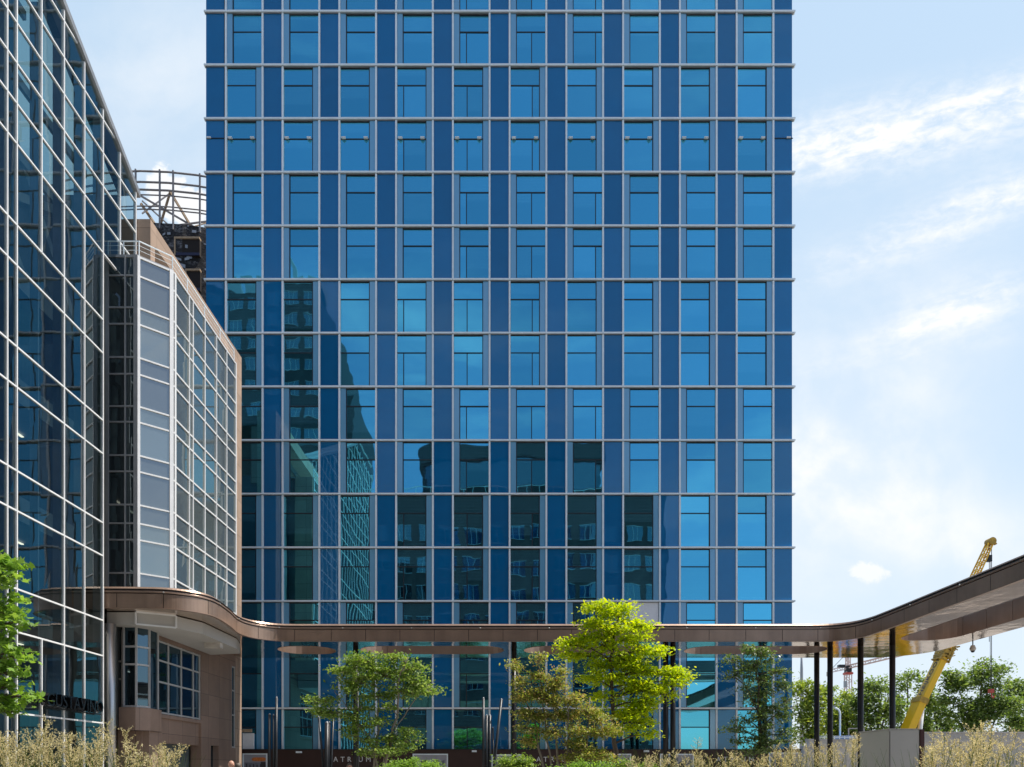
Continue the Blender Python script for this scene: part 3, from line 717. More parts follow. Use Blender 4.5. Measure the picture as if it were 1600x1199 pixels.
def canopy():
    T = thing('entrance_canopy', 'bronze clad canopy with polished underside curving past the tower foot', 'canopy', (0, 32.4, 0))
    left = spline([(-16.6,25.75),(-14.8,25.75),(-13.3,25.85),(-12.5,26.2),(-12.0,26.75),(-11.85,27.5),(-11.98,29),(-12.2,30.3),(-12.12,31.2),(-11.75,31.85),(-11.1,32.28),(-10.3,32.4)], 5)
    right = spline([(14.3,32.4),(15.2,32.28),(15.85,31.8),(16.15,31.0),(16.22,30.0),(16.26,28.5),(16.3,26)], 5)
    outer = left+[(x, 32.4) for x in np.arange(-9.0, 14.0, 1.63)]+right+[(16.35, 22),(16.42, 16),(16.45, 9)]
    rest = [(21.85, 9), (21.85, 34.6)]+arc((19.25,34.6), 2.6, 0, 90, 10)+[(-14.72, 37.2), (-14.72, 27.1), (-16.6, 26.5)]
    loop = outer+rest
    def slot(x0, x1, y0=33.7, y1=35.98):
        r = (y1-y0)/2; return [(x0+r+ (r-.2)*1.6*(math.cos(R(a))) if False else x0+r+r*math.cos(R(a)), (y0+y1)/2+r*math.sin(R(a))) for a in range(90, 271, 15)]+[(x1-r+r*math.cos(R(a)), (y0+y1)/2+r*math.sin(R(a))) for a in range(-90, 91, 15)]
    slots = [slot(-11.9,-9.0), slot(-7.7,-.4), slot(.6,7.4), slot(8.8,16.0)]
    big = [(17.95,11),(20.46,11)]+[(20.46,31.0)]+arc((19.26,31.0),1.2,0,90,6)+arc((18.9,31.25),.95,90,180,6)
    holes = slots+[big]
    m = fill2d([loop]+holes, CHB); m.materials.append(MAT['soffit']); m.name = 'soffit'
    # make soffit face downward
    if len(m.polygons) and m.polygons[0].normal.z > 0: m.flip_normals()
    m.transform(Matrix.Translation(-T.location)); o = bpy.data.objects.new('soffit', m); COL.objects.link(o); o.parent = T
    m = fill2d([loop]+holes, CHT-.12); m.materials.append(MAT['roof_felt']); m.transform(Matrix.Translation(-T.location)); o = bpy.data.objects.new('roof', m); COL.objects.link(o); o.parent = T
    # outward offset helper
    def normals(pts, closed):
        N = []
        k = len(pts)
        for i in range(k):
            a = np.array(pts[i-1 if closed else max(i-1,0)]); b = np.array(pts[(i+1) % k if closed else min(i+1,k-1)])
            d = b-a; d = d/np.linalg.norm(d); N.append(np.array((d[1], -d[0])))
        return N
    def resample(pts, step):
        P = [np.array(p) for p in pts]; out = [P[0]]; 
        for a, b in zip(P[:-1], P[1:]):
            L = np.linalg.norm(b-a); n = max(1, int(math.ceil(L/step)))
            for i in range(1, n+1): out.append(a+(b-a)*i/n)
        return [tuple(p) for p in out]
    pts = resample(outer, .11); N = normals(pts, False)
    fas = MB(); cap = MB(); lip = MB(); back = MB()
    acc = 0; start = 0; PL = 1.63
    def strip(mb, i0, i1, prof):         # sweep an (offset, z) profile along pts[i0..i1]
        n = len(mb.v); k = len(prof)
        for i in range(i0, i1+1):
            for off, z in prof: mb.v.append((pts[i][0]+N[i][0]*off, pts[i][1]+N[i][1]*off, z))
        for i in range(i1-i0):
            for j in range(k-1):
                q = n+i*k+j; mb.f.append((q, q+k, q+k+1, q+1))
    cum = [0]
    for a, b in zip(pts[:-1], pts[1:]): cum.append(cum[-1]+math.dist(a, b))
    i0 = 0
    for i in range(1, len(pts)):
        if cum[i]-cum[i0] >= PL or i == len(pts)-1:
            # pull the ends in a little so a joint shows
            strip(fas, i0, i-1 if i < len(pts)-1 else i, [(-.05,CHB+.02),(.0,CHB+.02),(.0,CHM),(-.05,CHM)])
            # close up most of the gap
            if i < len(pts)-1:
                a = np.array(pts[i-1]); b = np.array(pts[i]); d = (b-a)/np.linalg.norm(b-a); e = b-d*.022; nn = N[i]
                fas.quad((a[0],a[1],CHB+.02),(e[0],e[1],CHB+.02),(e[0],e[1],CHM),(a[0],a[1],CHM))
            i0 = i
    strip(back, 0, len(pts)-1, [(-.04,CHB),(-.04,CHT-.14)])
    strip(lip, 0, len(pts)-1, [(-.02,CHB+.018),(.035,CHB+.012),(.035,CHB-.012),(-.10,CHB-.014)])
    strip(cap, 0, len(pts)-1, [(-.04,CHM+.035),(.03,CHM+.04),(.03,CHM+.09),(-.02,CHM+.10),(-.14,CHT-.02),(-.22,CHT),(-.40,CHT)])
    fas.build('fascia', MAT['bronze'], T); cap.build('roof_trim', MAT['bronze_trim'], T); lip.build('bottom_lip', MAT['bronze_trim'], T); back.build('fascia_backing', MAT['black_steel'], T)
    # other outer sides
    pts2 = resample(rest, 1.0); N2 = normals(pts2, False); b2 = MB()
    for i in range(len(pts2)-1):
        a, b = pts2[i], pts2[i+1]; b2.quad((a[0],a[1],CHB),(b[0],b[1],CHB),(b[0],b[1],CHT-.1),(a[0],a[1],CHT-.1))
    b2.build('rear_fascia', MAT['bronze_trim'], T)
    # linings of the roof openings
    for hlo in holes:
        h = resample(hlo, 1.63); mb = MB(); ring = []; cx_ = np.mean([p[0] for p in hlo]); cy_ = np.mean([p[1] for p in hlo])
        for i, p in enumerate(h):
            q = h[(i+1) % len(h)]; p = np.array(p); q = np.array(q); d = q-p; Ld = np.linalg.norm(d)
            ring.append(p)
            if Ld > .9:
                d /= Ld; nn = np.array((d[1], -d[0])); nn = nn if np.dot(nn, (cx_-p[0], cy_-p[1])) < 0 else -nn
                ring += [q-d*.02, q-d*.02+nn*.04, q-d*.002+nn*.04]
        k = len(ring); mb.v = [(p[0],p[1],CHB-.01) for p in ring]+[(p[0],p[1],CHT-.02) for p in ring]
        mb.f = [(i, (i+1) % k, k+(i+1) % k, k+i) for i in range(k)]
        mb.build('opening_lining', MAT['bronze'], T)
    # small fixings along the top trim
    fx = MB()
    for i in range(6, len(pts), 30):
        fx.ball((pts[i][0]+N[i][0]*.05, pts[i][1]+N[i][1]*.05, CHM+.06), .035, nu=8, nv=6)
    fx.build('trim_bolt', MAT['steel'], T)
    for x, y in ((16.2,36.3),(16.35,35.1),(17.2,33.7),(18.66,33.5),(-8.03,35.1),(.1,35.1),(7.9,35.1),(8.27,35.1)):
        MB().tube([(x,y,0),(x,y,CHB+.01)], .135, 20).build('column', MAT['black_steel'], T, True)
    # white dropped ceiling by the stone building
    q = [(-15.6,26.3),(-14.4,26.3),(-13.3,26.95),(-12.75,28.2),(-12.75,31.6),(-13.1,32.9),(-14.70,33.3),(-14.70,27.05),(-15.6,26.7)]
    MB().prism(q, CHB-.5, CHB-.03).build('dropped_ceiling', MAT['white_soffit'], T)
    f = MB()
    a = Vector((-14.45,26.24,0)); b = Vector((-13.25,26.93,0))
    for z in (CHB-.50, CHB-.03): f.bar(a+Vector((0,0,z)), b+Vector((0,0,z)), .06, .06)
    for p in (a, b): f.bar(p+Vector((0,0,CHB-.5)), p+Vector((0,0,CHB-.03)), .06, .06)
    f.build('ceiling_frame', MAT['alu_white'], T)
    for x, y in ((-13.2,30.2),): MB().box(x-.35, x+.35, y-.15, y+.15, CHB-.72, CHB-.5).box(x-.2,x-.05,y-.16,y-.15,CHB-.68,CHB-.56).build('floodlight', MAT['concrete'], T)
canopy()
def ball_camera():
    p = at(1520, 1014, 31.9)
    T = thing('dome_camera', 'grey ball shaped camera hanging on a rod under canopy edge', 'security camera', (p.x, p.y, p.z))
    MB().tube([p, (p.x, p.y, CHB-.01)], .025, 8).build('rod', MAT['dark_steel'], T)
    b = MB().ball((p.x,p.y,p.z), .13, .13, .13); b.tube([(p.x,p.y,p.z+.0),(p.x,p.y,p.z+.16)], [.14,.08], 16); b.build('housing', MAT['concrete'], T, True)
    MB().ball((p.x,p.y,p.z-.08), .09, .09, .10).build('lens_dome', MAT['black_steel'], T, True)
ball_camera()

# ------------------------------------------------------------------ building behind on the left with ring frame
def ring_building():
    Y = 58.0; cx, cy = -31.0, 83.0; rad = 26.0
    zt = Z_(362, Y)
    T = thing('half_finished_building', 'black wrapped building with open steel ring frame on its roof', 'building', (cx, cy, 0))
    pts = arc((cx,cy), rad, 0, 360, 48)[:-1]
    MB().prism(pts, 0, zt).build('wrapped_wall', MAT['black_mesh'], T)
    # ragged wrapping strips
    f = MB(); rr = random.Random(4)
    for i in range(260):
        a = rr.uniform(266, 300); z = zt-rr.uniform(0, 11); h = rr.uniform(.08,.3); da = rr.uniform(.3, 1.4)
        p = [(cx+(rad+.06+rr.uniform(0,.12))*math.cos(R(q)), cy+(rad+.06)*math.sin(R(q))) for q in (a, a+da)]
        sl = rr.uniform(-.15,.15)
        f.quad((*p[0], z), (*p[1], z+sl), (*p[1], z+sl+h), (*p[0], z+h))
    f.build('loose_sheeting', MAT['alu_grey'], T)
    def opening(px0, px1, py0, py1):
        yy = cy-math.sqrt(max(1, rad**2-(X_((px0+px1)/2, 57)-cx)**2))-.08
        a = at(px0, py1, yy); b = at(px1, py0, yy)
        o = MB().box(a.x, b.x, yy, yy+.6, a.z, b.z).build('window_opening', MAT['hole'], T)
        fr = MB().box(a.x-.12, a.x, yy-.1, yy+.5, a.z, b.z+.15).box(a.x, b.x, yy-.1, yy+.5, b.z, b.z+.15); fr.build('frame', MAT['tan_card'], o)
        MB().box(a.x, b.x, yy-.08, yy-.02, a.z, a.z+.22).build('sill', MAT['letter_navy'], o)
    opening(275, 312, 374, 400); opening(292, 313, 424, 455)
    # steel rings
    zs = [at(0, q, Y-1).z for q in (274, 291, 303, 311, 324, 329)]
    for i, z in enumerate(zs):
        r = rad if i < 4 else rad-.3
        f = MB().tube([(x, y, z+.35) for x, y in arc((cx,cy), r, 0, 360, 72)], (.075 if i in (0,1,2) else .05), 6, False); f.build('ring_rail', MAT['rust_frame'], T)
    for k, px in enumerate((216, 253, 273, 312)):
        x = X_(px, Y-.6)
        y = cy-math.sqrt(max(.5, rad**2-(x-cx)**2))
        MB().bar((x,y,zt-.5), (x,y,zs[0]+.5), .12, .12).build('upright', MAT['rust_frame'], T)
    for a in range(315, 495, 18):
        x, y = cx+rad*math.cos(R(a)), cy+rad*math.sin(R(a)); MB().bar((x,y,zt-.5), (x,y,zs[0]+.5), .12, .12).build('upright', MAT['rust_frame'], T)
    def strut(p, q, w=.16, m='rust_frame', Yq=60.0): MB().bar(at(*p, Yq-1), at(*q, Yq), w*.75, w*.75).build('strut', MAT[m], T)
    strut((266,300),(302,360), .22, 'tan_card'); strut((266,300),(249,357), .2, 'tan_card'); strut((216,304),(312,360), .16); strut((220,318),(247,358), .22, 'tan_card')
    strut((222,334),(266,302), .12); strut((222,314),(270,358), .12); strut((255,355),(325,346), .14); strut((290,358),(325,348), .1, 'tan_card')
ring_building()

# ------------------------------------------------------------------ blocks across the plaza (they fill the mirror of the tower)
def far_block(name, label, x0, x1, y, depth, h, mat, step, wh, pen=None):
    T = thing(name, label, 'building', ((x0+x1)/2, y, 0))
    MB().box(x0, x1, y-depth, y, 0, h).build('wall', MAT[mat], T)
    z = 1.2; n = 0
    gl = MAT['low_glass']
    while z+wh < h-.8:
        w = MB(); fr = MB(); xx = x0+1.0
        while xx+2.2 < x1:
            w.box(xx, xx+2.2, y-.3, y+.02, z, z+wh); fr.box(xx+.7, xx+.76, y+.02, y+.06, z, z+wh); fr.box(xx-.06, xx+2.26, y+.0, y+.08, z+wh, z+wh+.07); fr.box(xx-.06, xx+2.26, y+.0, y+.08, z-.07, z)
            fr.box(xx+1.45, xx+1.51, y+.02, y+.06, z, z+wh); xx += 3.1
        o = w.build('window_band', gl, T); fr.build('frame', MAT['alu_grey'], o)
        z += step
    return T
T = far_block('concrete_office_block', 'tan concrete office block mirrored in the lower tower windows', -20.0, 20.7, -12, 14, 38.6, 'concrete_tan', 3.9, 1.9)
pp = [(-12.5+3+3*math.cos(R(a)), -12.6-3+3*math.sin(R(a))) for a in range(180, 89, -15)][::-1]
rp = [(12.5,-12.6)]+pp+[(-12.5,-24),(12.5,-24)]
MB().prism(rp, 38.6, 40.0).build('penthouse_base', MAT['concrete_dark'], T); MB().prism([(x*.985, y-.15) for x, y in rp], 40.0, 43.6).build('penthouse_glass', MAT['low_glass'], T); MB().prism([(x*1.02, y+.2) for x, y in rp], 43.6, 45.8).build('penthouse_roof', MAT['concrete_dark'], T)
MB().box(-20.06, 20.76, -12.4, -11.94, 0, 3.4).box(-20.06, 20.76, -12.4, -11.94, 5.7, 7.3).box(-20.06, 20.76, -12.4, -11.94, 9.7, 11.2).build('stone_band', MAT['block_tan'], T)
f = MB()
for x in np.arange(-20, 20.5, 1.5): f.bar((x,-12.2,38.6),(x,-12.2,39.7),.05,.05)
f.bar((-20,-12.2,39.7),(20.7,-12.2,39.7),.06,.06); f.build('roof_railing', MAT['alu_white'], T)
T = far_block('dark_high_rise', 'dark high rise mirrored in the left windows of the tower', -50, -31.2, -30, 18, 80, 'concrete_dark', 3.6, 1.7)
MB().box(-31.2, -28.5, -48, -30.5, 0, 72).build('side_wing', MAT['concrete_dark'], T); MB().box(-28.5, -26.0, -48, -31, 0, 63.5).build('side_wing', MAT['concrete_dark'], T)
f = MB()
for x in (-47,-44,-41,-36,-33): f.box(x, x+2.2, -36, -31, 80, 81.6)
f.bar((-35,-33,80),(-37,-33,87),.5,.5); f.build('roof_plant', MAT['alu_grey'], T)

# ------------------------------------------------------------------ hoarding and posters
HYY = 39.2; HT = Z_(1172, HYY)
T = thing('site_hoarding', 'long dark brown site hoarding lettered ATRIUM at the tower foot', 'hoarding', (0, HYY, 0))
MB().box(X_(365,HYY), X_(1252,HYY), HYY, HYY+.12, 0, HT).build('panel', MAT['hoarding'], T)
MB().box(X_(365,HYY)-.02, X_(1252,HYY)+.02, HYY-.03, HYY+.15, HT, HT+.05).build('cap_rail', MAT['dark_steel'], T)
for px in (521, 838, 1119):
    me = text_mesh('ATRIUM', .36, .012, 1.75)
    xs = [v.co.x for v in me.vertices]; k = (58*HYY/F)/(max(xs)-min(xs))
    def place(o, px=px, k=k): o.rotation_euler = (R(90),0,0); o.scale = (k,1.15,1); o.location = (X_(px,HYY), -.016, Z_(1190.5,HYY))
    letters(me, 'letter', MAT['letter_white'], T, place)
for px, py in ((467,1175.5),(741,1174),(1010,1174)):
    p = at(px, py, HYY-.2); MB().box(p.x-.13, p.x+.13, HYY-.35, HYY-.02, p.z-.05, p.z+.05).build('lamp', MAT['alu'], T)
def poster(px0, px1, py0, label, style):
    z1 = Z_(py0, HYY); x0, x1 = X_(px0,HYY), X_(px1,HYY); z0 = .8
    T = thing('poster', label, 'poster', ((x0+x1)/2, HYY-.04, z0), 'framed posters on the site hoarding')
    y = HYY-.012
    fr = MB()
    for a in ((x0,x1,z1-.07,z1),(x0,x1,z0,z0+.07)): fr.box(a[0],a[1],y-.05,y,a[2],a[3])
    for a in ((x0,x0+.07),(x1-.07,x1)): fr.box(a[0],a[1],y-.049,y,z0+.07,z1-.07)
    fr.build('frame', MAT['alu'], T)
    MB().box(x0+.07, x1-.07, y-.02, y-.002, z0+.07, z1-.07).build('print', MAT['poster_sky'], T)
    w = x1-x0; d = MB(); e = MB(); rr = random.Random(int(px0))
    if style == 'orange':
        c = (x0+w*.66, y-.028, z1-.75*.45); MB().poly([(c[0]+.42*math.cos(R(a)), c[1], c[2]+.13*math.sin(R(a))+.02*math.sin(R(3*a))) for a in range(0,360,20)]).build('orange_shape', MAT['poster_orange'], T)
        e.box(x0+.1, x0+w*.72, y-.026, y-.022, z0+.1, z1-.52); d.box(x0+w*.73, x1-.1, y-.027, y-.021, z0+.1, z1-.48)
        for i in range(5): d.box(x0+.2+i*.2, x0+.26+i*.2, y-.03, y-.0265, z0+.2, z1-.6-.05*(i%2))
    else:
        for i in range(5):
            a = x0+.12+w*.17*i; b = a+w*rr.uniform(.12,.17); hh = z1-rr.uniform(.22,.6)
            (d if i % 2 else e).poly([(a,y-.024-.001*i,z0+.1),(b,y-.024-.001*i,z0+.1),(b,y-.024-.001*i,hh),(a,y-.024-.001*i,hh-.12)])
    d.build('dark_buildings', MAT['poster_dark'], T); e.build('grey_buildings', MAT['poster_grey'], T)
poster(379.5, 418, 1177.5, 'pale framed poster with an orange shape at left hoarding end', 'orange')
poster(645, 700, 1178, 'framed poster of dark peaked buildings right of multi stemmed green tree', 'b')
poster(768, 815, 1179, 'framed poster behind the cluster of upright black poles', 'b')
poster(938, 986, 1178, 'framed poster behind the lime tree trunk', 'b')
poster(1031, 1084, 1178, 'framed poster behind the pair of black canopy columns', 'b')
poster(1201, 1250, 1176, 'framed poster at the right hoarding end', 'b')
p0 = at(379,1172,HYY+.4); 
T = thing('notice_board', 'white board with tan top edge behind the hoarding beside granite pier', 'board', (X_(388,39.6), 39.6, 0))
MB().box(X_(379.5,39.6), X_(397,39.6), 39.55, 39.65, 0, Z_(1146,39.6)).build('board', MAT['white_board'], T); MB().box(X_(379.5,39.6), X_(394,39.6), 39.5, 39.62, Z_(1144.5,39.6), Z_(1139.5,39.6)).build('top_edge', MAT['tan_card'], T)

# ------------------------------------------------------------------ grey totem box
T = thing('info_totem', 'tall warm grey metal box with a maroon edge standing in grass', 'totem', (6.9, 12.5, 0))
zt = Z_(1140.3, 12.0); x0 = X_(1389, 12); x1 = X_(1437, 12)
MB().box(x0, x1, 12.0, 13.02, 0, zt).build('body', MAT['box_grey'], T, bevel=.012)
MB().box(x0-.008, x1+.008, 11.992, 13.03, zt+.001, zt+.018).build('top_cap', MAT['box_grey'], T)
MB().box(x1+.004, x1+.075, 11.985, 13.02, 0, zt+.006).build('edge_panel', MAT['maroon'], T)
MB().box(x0+.012, x0+.02, 11.996, 12.003, 0, zt-.03).build('corner_joint', MAT['dark_gap'], T)

# ------------------------------------------------------------------ dark steel poles in clusters
def pole(a, b, Y, r, label, group):
    A = at(a[0], a[1], Y); Bp = at(b[0], b[1], Y)
    d = (A-Bp); k = Bp.z/max(.01, d.z); base = Bp-d*k
    T = thing('steel_pole', label, 'pole', (base.x, base.y, 0), group)
    MB().tube([base, A], [r, r*.92], 12).build('shaft', MAT['dark_steel'], T, True)
    MB().tube([A, A+d.normalized()*.05], [r*.93, r*.3], 12).build('tip', MAT['alu_grey'], T, True)
    MB().tube([(base.x,base.y,0),(base.x,base.y,.03)], r*2, 12).build('base_plate', MAT['dark_steel'], T)
G = 'slim dark steel poles in loose clusters before the hoarding'
for a, b, r, lb in (((421.5,1117),(421,1200),.052,'short upright steel pole at left of the leftmost cluster'), ((427.5,1118),(427.5,1200),.040,'middle pole of the leftmost three pole cluster'), ((432.3,1091),(431.5,1200),.045,'tallest pole of the leftmost cluster with domed tip'),
    ((498.5,1122),(505,1200),.040,'thin pole leaning left under small left crown'), ((511,1130),(510.5,1200),.085,'thick upright black pole under small left crown'), ((515,1130),(514,1200),.045,'grey upright pole beside thick black one'), ((521,1120),(517.5,1200),.035,'thin pole leaning right under small left crown'),
    ((755.5,1092),(755.5,1200),.048,'tall black pole at left of cluster beside hoarding poster'), ((760.5,1119),(760.5,1200),.055,'first of two equal short poles in the middle cluster'), ((765.5,1119),(765.5,1200),.060,'second of two equal short poles in the middle cluster'),
    ((770,1138),(772,1200),.035,'lowest thin pole leaning in the middle cluster'), ((783.5,1094),(771.5,1200),.050,'long grey pole leaning strongly right in middle cluster')):
    pole(a, b, 24.0, r, lb, G)
T = thing('slim_post', 'tall slim grey post standing among multi stemmed tree leaves', 'post', (X_(559,25), 25, 0))
MB().tube([(X_(559,25),25,0),(X_(559,25),25,Z_(1050,25))], .05, 12).build('shaft', MAT['dark_steel'], T, True); MB().tube([(X_(559,25),25,0),(X_(559,25),25,.05)], .14, 12).build('base_plate', MAT['alu_grey'], T)

# ------------------------------------------------------------------ mobile crane
def mobile_crane():
    Y = 55.0; s = Y/F
    T = thing('mobile_crane', 'yellow mobile crane with raised telescopic boom and lattice jib', 'crane', (X_(1395,Y), Y, 0))
    # carrier hidden behind the totem
    cx = X_(1393, Y)
    MB().box(cx-1.3, cx+1.3, Y-1, Y+9, .9, 1.7).build('carrier', MAT['yellow'], T)
    MB().box(cx-1.25, cx+1.25, Y+7.4, Y+9.6, 1.1, 3.0).build('cab', MAT['yellow'], T)
    for y in (Y, Y+1.6, Y+5, Y+7.0):
        for sx in (-1.3, 1.3): 
            MB().tube([(cx+sx-.2,y,.62),(cx+sx+.2,y,.62)], .62, 20).build('wheel', MAT['tyre'], T, True)
    MB().box(cx-1.2, cx+1.0, Y-1.4, Y+3, 1.7, 2.7).build('counterweight', MAT['yellow_dark'], T)
    a = at(1402, 1178, Y); b = at(1437.5, 1095, Y); c = at(1471.5, 1028, Y)
    up = (0,1,0)
    sec = MB().bar(a, b+(b-a)*.02, 11.5*s, 1.2, up); sec.build('boom_base_section', MAT['yellow'], T, bevel=.06)
    sec = MB().bar(b-(b-a)*.3, c, 10*s, 1.05, up); o = sec.build('boom_upper_section', MAT['yellow'], T, bevel=.06)
    MB().bar(b-(b-a).normalized()*.25, b+(b-a).normalized()*.2, 13.5*s, 1.3, up).build('boom_collar', MAT['yellow_dark'], T)
    # lettering up the left half of the upper section
    me = text_mesh('HEIJKOOP', .60, .01, 1.0); me.materials.append(MAT['letter_navy'])
    tdir = (c-b).normalized(); sd0 = tdir.cross(Vector((0,1,0))).normalized()
    if sd0.x < 0: sd0 = -sd0
    xs = [v.co.x for v in me.vertices]; k = 66*s/(max(xs)-min(xs))
    nl = -sd0; upv = nl.cross(tdir).normalized()
    M4 = Matrix((tdir*k, upv+tdir*.18, nl)).transposed().to_4x4()
    M4.translation = b+tdir*.30-sd0*(5*s+.012)-upv*.25-T.location; me.transform(M4)
    letters(me, 'letter', MAT['letter_navy'], T, lambda o: None)
    # hydraulic ram
    MB().tube([at(1433,1178,Y-.2), at(1442,1098,Y-.2)], [.2,.16], 12).build('lift_ram', MAT['alu_white'], T, True)
    # boom head: sheaves and tubes
    hd = MB(); d = (c-b).normalized(); sd_ = d.cross(Vector((0,1,0))).normalized()
    for q, rd in ((.05,.20),(.38,.26),(.75,.24)):
        for u in (-.22,.22): pc = c+d*q+sd_*u; hd.tube([pc+Vector((0,-.62,0)), pc+Vector((0,.62,0))], rd*.8, 12)
    for q in (-.25, .12, .5): hd.bar(c+d*q-sd_*.42, c+d*q+sd_*.42, .10, 1.2, (0,1,0))
    for u in (-.38, .38): hd.bar(c-d*.4+sd_*u+Vector((0,-.6,0)), c+d*1.25+sd_*u*.6+Vector((0,-.6,0)), .13, .10)
    for k in range(9):
        p = c+d*random.uniform(-.1,1.1)+sd_*random.uniform(-.45,.45)+Vector((0,-.65,0)); q = p+d*random.uniform(-.1,.4)+sd_*random.uniform(-.4,.4); hd.bar(p, q, .07, .07)
    hd.build('boom_head', MAT['yellow_dark'], T)
    # folding jib frame
    j0 = at(1466,1022,Y); j1 = at(1490,1010,Y); MB().bar(c, j1, .16, .16).bar(j0, at(1496,998,Y), .14, .14).bar(at(1482,1030,Y), at(1489,1009,Y), .08, .08).build('jib_frame', MAT['yellow'], T)
    # lattice jib
    e0 = at(1474,1008,Y); e1 = at(1547.5,847,Y); ax = (e1-e0).normalized(); w = ax.cross(Vector((0,1,0))).normalized()
    lj = MB(); n = 26
    def cp(t, u, v_): wd = .27*(1-.35*t); return e0+(e1-e0)*t+w*u*wd+Vector((0,v_*wd,0))
    for u, v_ in ((-1,-1),(1,-1),(1,1),(-1,1)): lj.bar(cp(0,u,v_), cp(1,u,v_), .085, .085)
    for i in range(n):
        t0, t1 = i/n, (i+1)/n; sg = 1 if i % 2 else -1
        lj.bar(cp(t0,-sg,-1), cp(t1,sg,-1), .05, .05); lj.bar(cp(t0,-sg,1), cp(t1,sg,1), .05, .05); lj.bar(cp(t0,-1,-sg), cp(t1,-1,sg), .045, .045); lj.bar(cp(t0,1,-sg), cp(t1,1,sg), .045, .045)
    lj.build('lattice_jib', MAT['yellow'], T)
    h = MB().tube([e1+Vector((0,-.3,0)), e1+Vector((0,.3,0))], .3, 14); h.bar(e1-w*.3, e1+Vector((.35,0,-.05)), .25, .35); h.build('jib_head', MAT['yellow_dark'], T)
    # ropes
    x1 = X_(1549.3,Y); x2 = X_(1545.7,Y)
    MB().tube([(x1,Y,e1.z), (x1,Y,Z_(1073,Y))], .028, 6).tube([(x1-.1,Y,Z_(878,Y)), (x1-.1,Y,Z_(1073,Y))], .02, 6).tube([(x2,Y,e1.z-.3),(x2,Y,Z_(1003,Y))], .022, 6).build('hoist_rope', MAT['dark_steel'], T)
    MB().box(x2-.14, x2+.14, Y-.15, Y+.15, Z_(878,Y), Z_(868,Y)).build('rope_weight', MAT['black_steel'], T)
    hb = MB().box(x1-.20, x1+.12, Y-.15, Y+.15, Z_(1083,Y), Z_(1077,Y)); hb.tube([(x1,Y,Z_(1084,Y)),(x1,Y,Z_(1088,Y)),(x1+.15,Y,Z_(1091,Y)),(x1+.22,Y,Z_(1087,Y))], .05, 8); hb.build('hook_block', MAT['red'], T)
mobile_crane()
def tower_crane():
    Y = 260.0; s = Y/F
    T = thing('tower_crane', 'distant red and white tower crane between black canopy columns', 'crane', (X_(1325,Y), Y, 0))
    def lattice(mb, a, b, w, n, up):
        a, b = Vector(a), Vector(b); ax = (b-a).normalized(); u = ax.cross(Vector(up)).normalized()*w/2; v = ax.cross(u).normalized()*w/2
        for su, sv in ((1,1),(1,-1),(-1,1),(-1,-1)): mb.bar(a+u*su+v*sv, b+u*su+v*sv, .28, .28)
        for i in range(n):
            p, q = a+(b-a)*i/n, a+(b-a)*(i+1)/n; g = 1 if i % 2 else -1
            mb.bar(p+u*g+v, q-u*g+v, .18, .18); mb.bar(p+u*g-v, q-u*g-v, .18, .18); mb.bar(p+v*g+u, q-v*g+u, .18, .18)
    m = MB(); lattice(m, (X_(1325,Y),Y,0), at(1325,1050,Y), 1.9, 22, (0,1,0)); m.build('mast', MAT['crane_red'], T)
    p = at(1325,1046,Y); MB().box(p.x-1.0, p.x+1.0, Y-1, Y+1, p.z-1.2, p.z+1.2).build('cab', MAT['dark_steel'], T)
    MB().box(p.x-1.4, p.x+1.4, Y-1.3, Y+1.3, p.z-2.0, p.z-1.3).build('slewing_ring', MAT['red'], T)
    m = MB(); lattice(m, at(1294,1049.5,Y), at(1325,1043,Y), 1.1, 8, (0,0,1)); m.build('counter_jib', MAT['crane_red'], T)
    m = MB(); lattice(m, at(1325,1042.5,Y), at(1450,1012,Y-25), 1.1, 30, (0,0,1)); m.build('jib', MAT['crane_red'], T)
    m = MB(); lattice(m, at(1325,1043,Y), at(1325,1018,Y), 1.2, 6, (0,1,0)); m.build('apex', MAT['crane_red'], T)
    m = MB().bar(at(1325,1019,Y), at(1297,1048,Y), .15, .15).bar(at(1325,1019,Y), at(1400,1024,Y-14), .15, .15); m.build('tie_bar', MAT['dark_steel'], T)
    q = at(1316,1042,Y); MB().box(q.x-1.5,q.x+.8,Y-.9,Y+.9,q.z-.4,q.z+.7).build('winch', MAT['dark_steel'], T)
    q = at(1296,1051,Y); MB().box(q.x-.8,q.x+.8,Y-.8,Y+.8,q.z-1.4,q.z+.3).build('counterweight', MAT['concrete'], T)
    q = at(1320,1070,Y); MB().box(q.x-1.0,q.x,Y-1.6,Y-1,q.z-1.2,q.z+1.2).build('mast_cabinet', MAT['alu_grey'], T)
tower_crane()
T = thing('radio_mast', 'thin grey mast rising over trees right beside the tower edge', 'mast', (X_(1252.5,180), 180, 0))
MB().tube([(X_(1252.5,180),180,0),(X_(1252.5,180),180,Z_(1045,180)),(X_(1252.5,180),180,Z_(1010,180))], [.6,.38,.12], 10).build('shaft', MAT['alu_grey'], T, True); MB().box(X_(1252.5,180)-1, X_(1252.5,180)+1, 179, 181, 0, .4).build('base', MAT['concrete'], T)
T = thing('street_lamp', 'pale street lamp with curved arm in front of the hedge trees', 'street lamp', (X_(1312.5,52), 52, 0))
pts = [(X_(1312.5,52),52,0), (X_(1312.5,52),52,Z_(1115,52))]+[(X_(1312.5,52)-.42+.42*math.cos(R(a)), 52, Z_(1115,52)+.42*math.sin(R(a))) for a in range(20, 100, 16)]+[(X_(1303,52),52,Z_(1104.3,52))]
MB().tube(pts, .065, 10).build('post', MAT['alu'], T, True); p = Vector(pts[-1]); MB().box(p.x-.45, p.x+.08, 51.9, 52.1, p.z-.05, p.z+.05).build('lamp_head', MAT['alu_grey'], T)

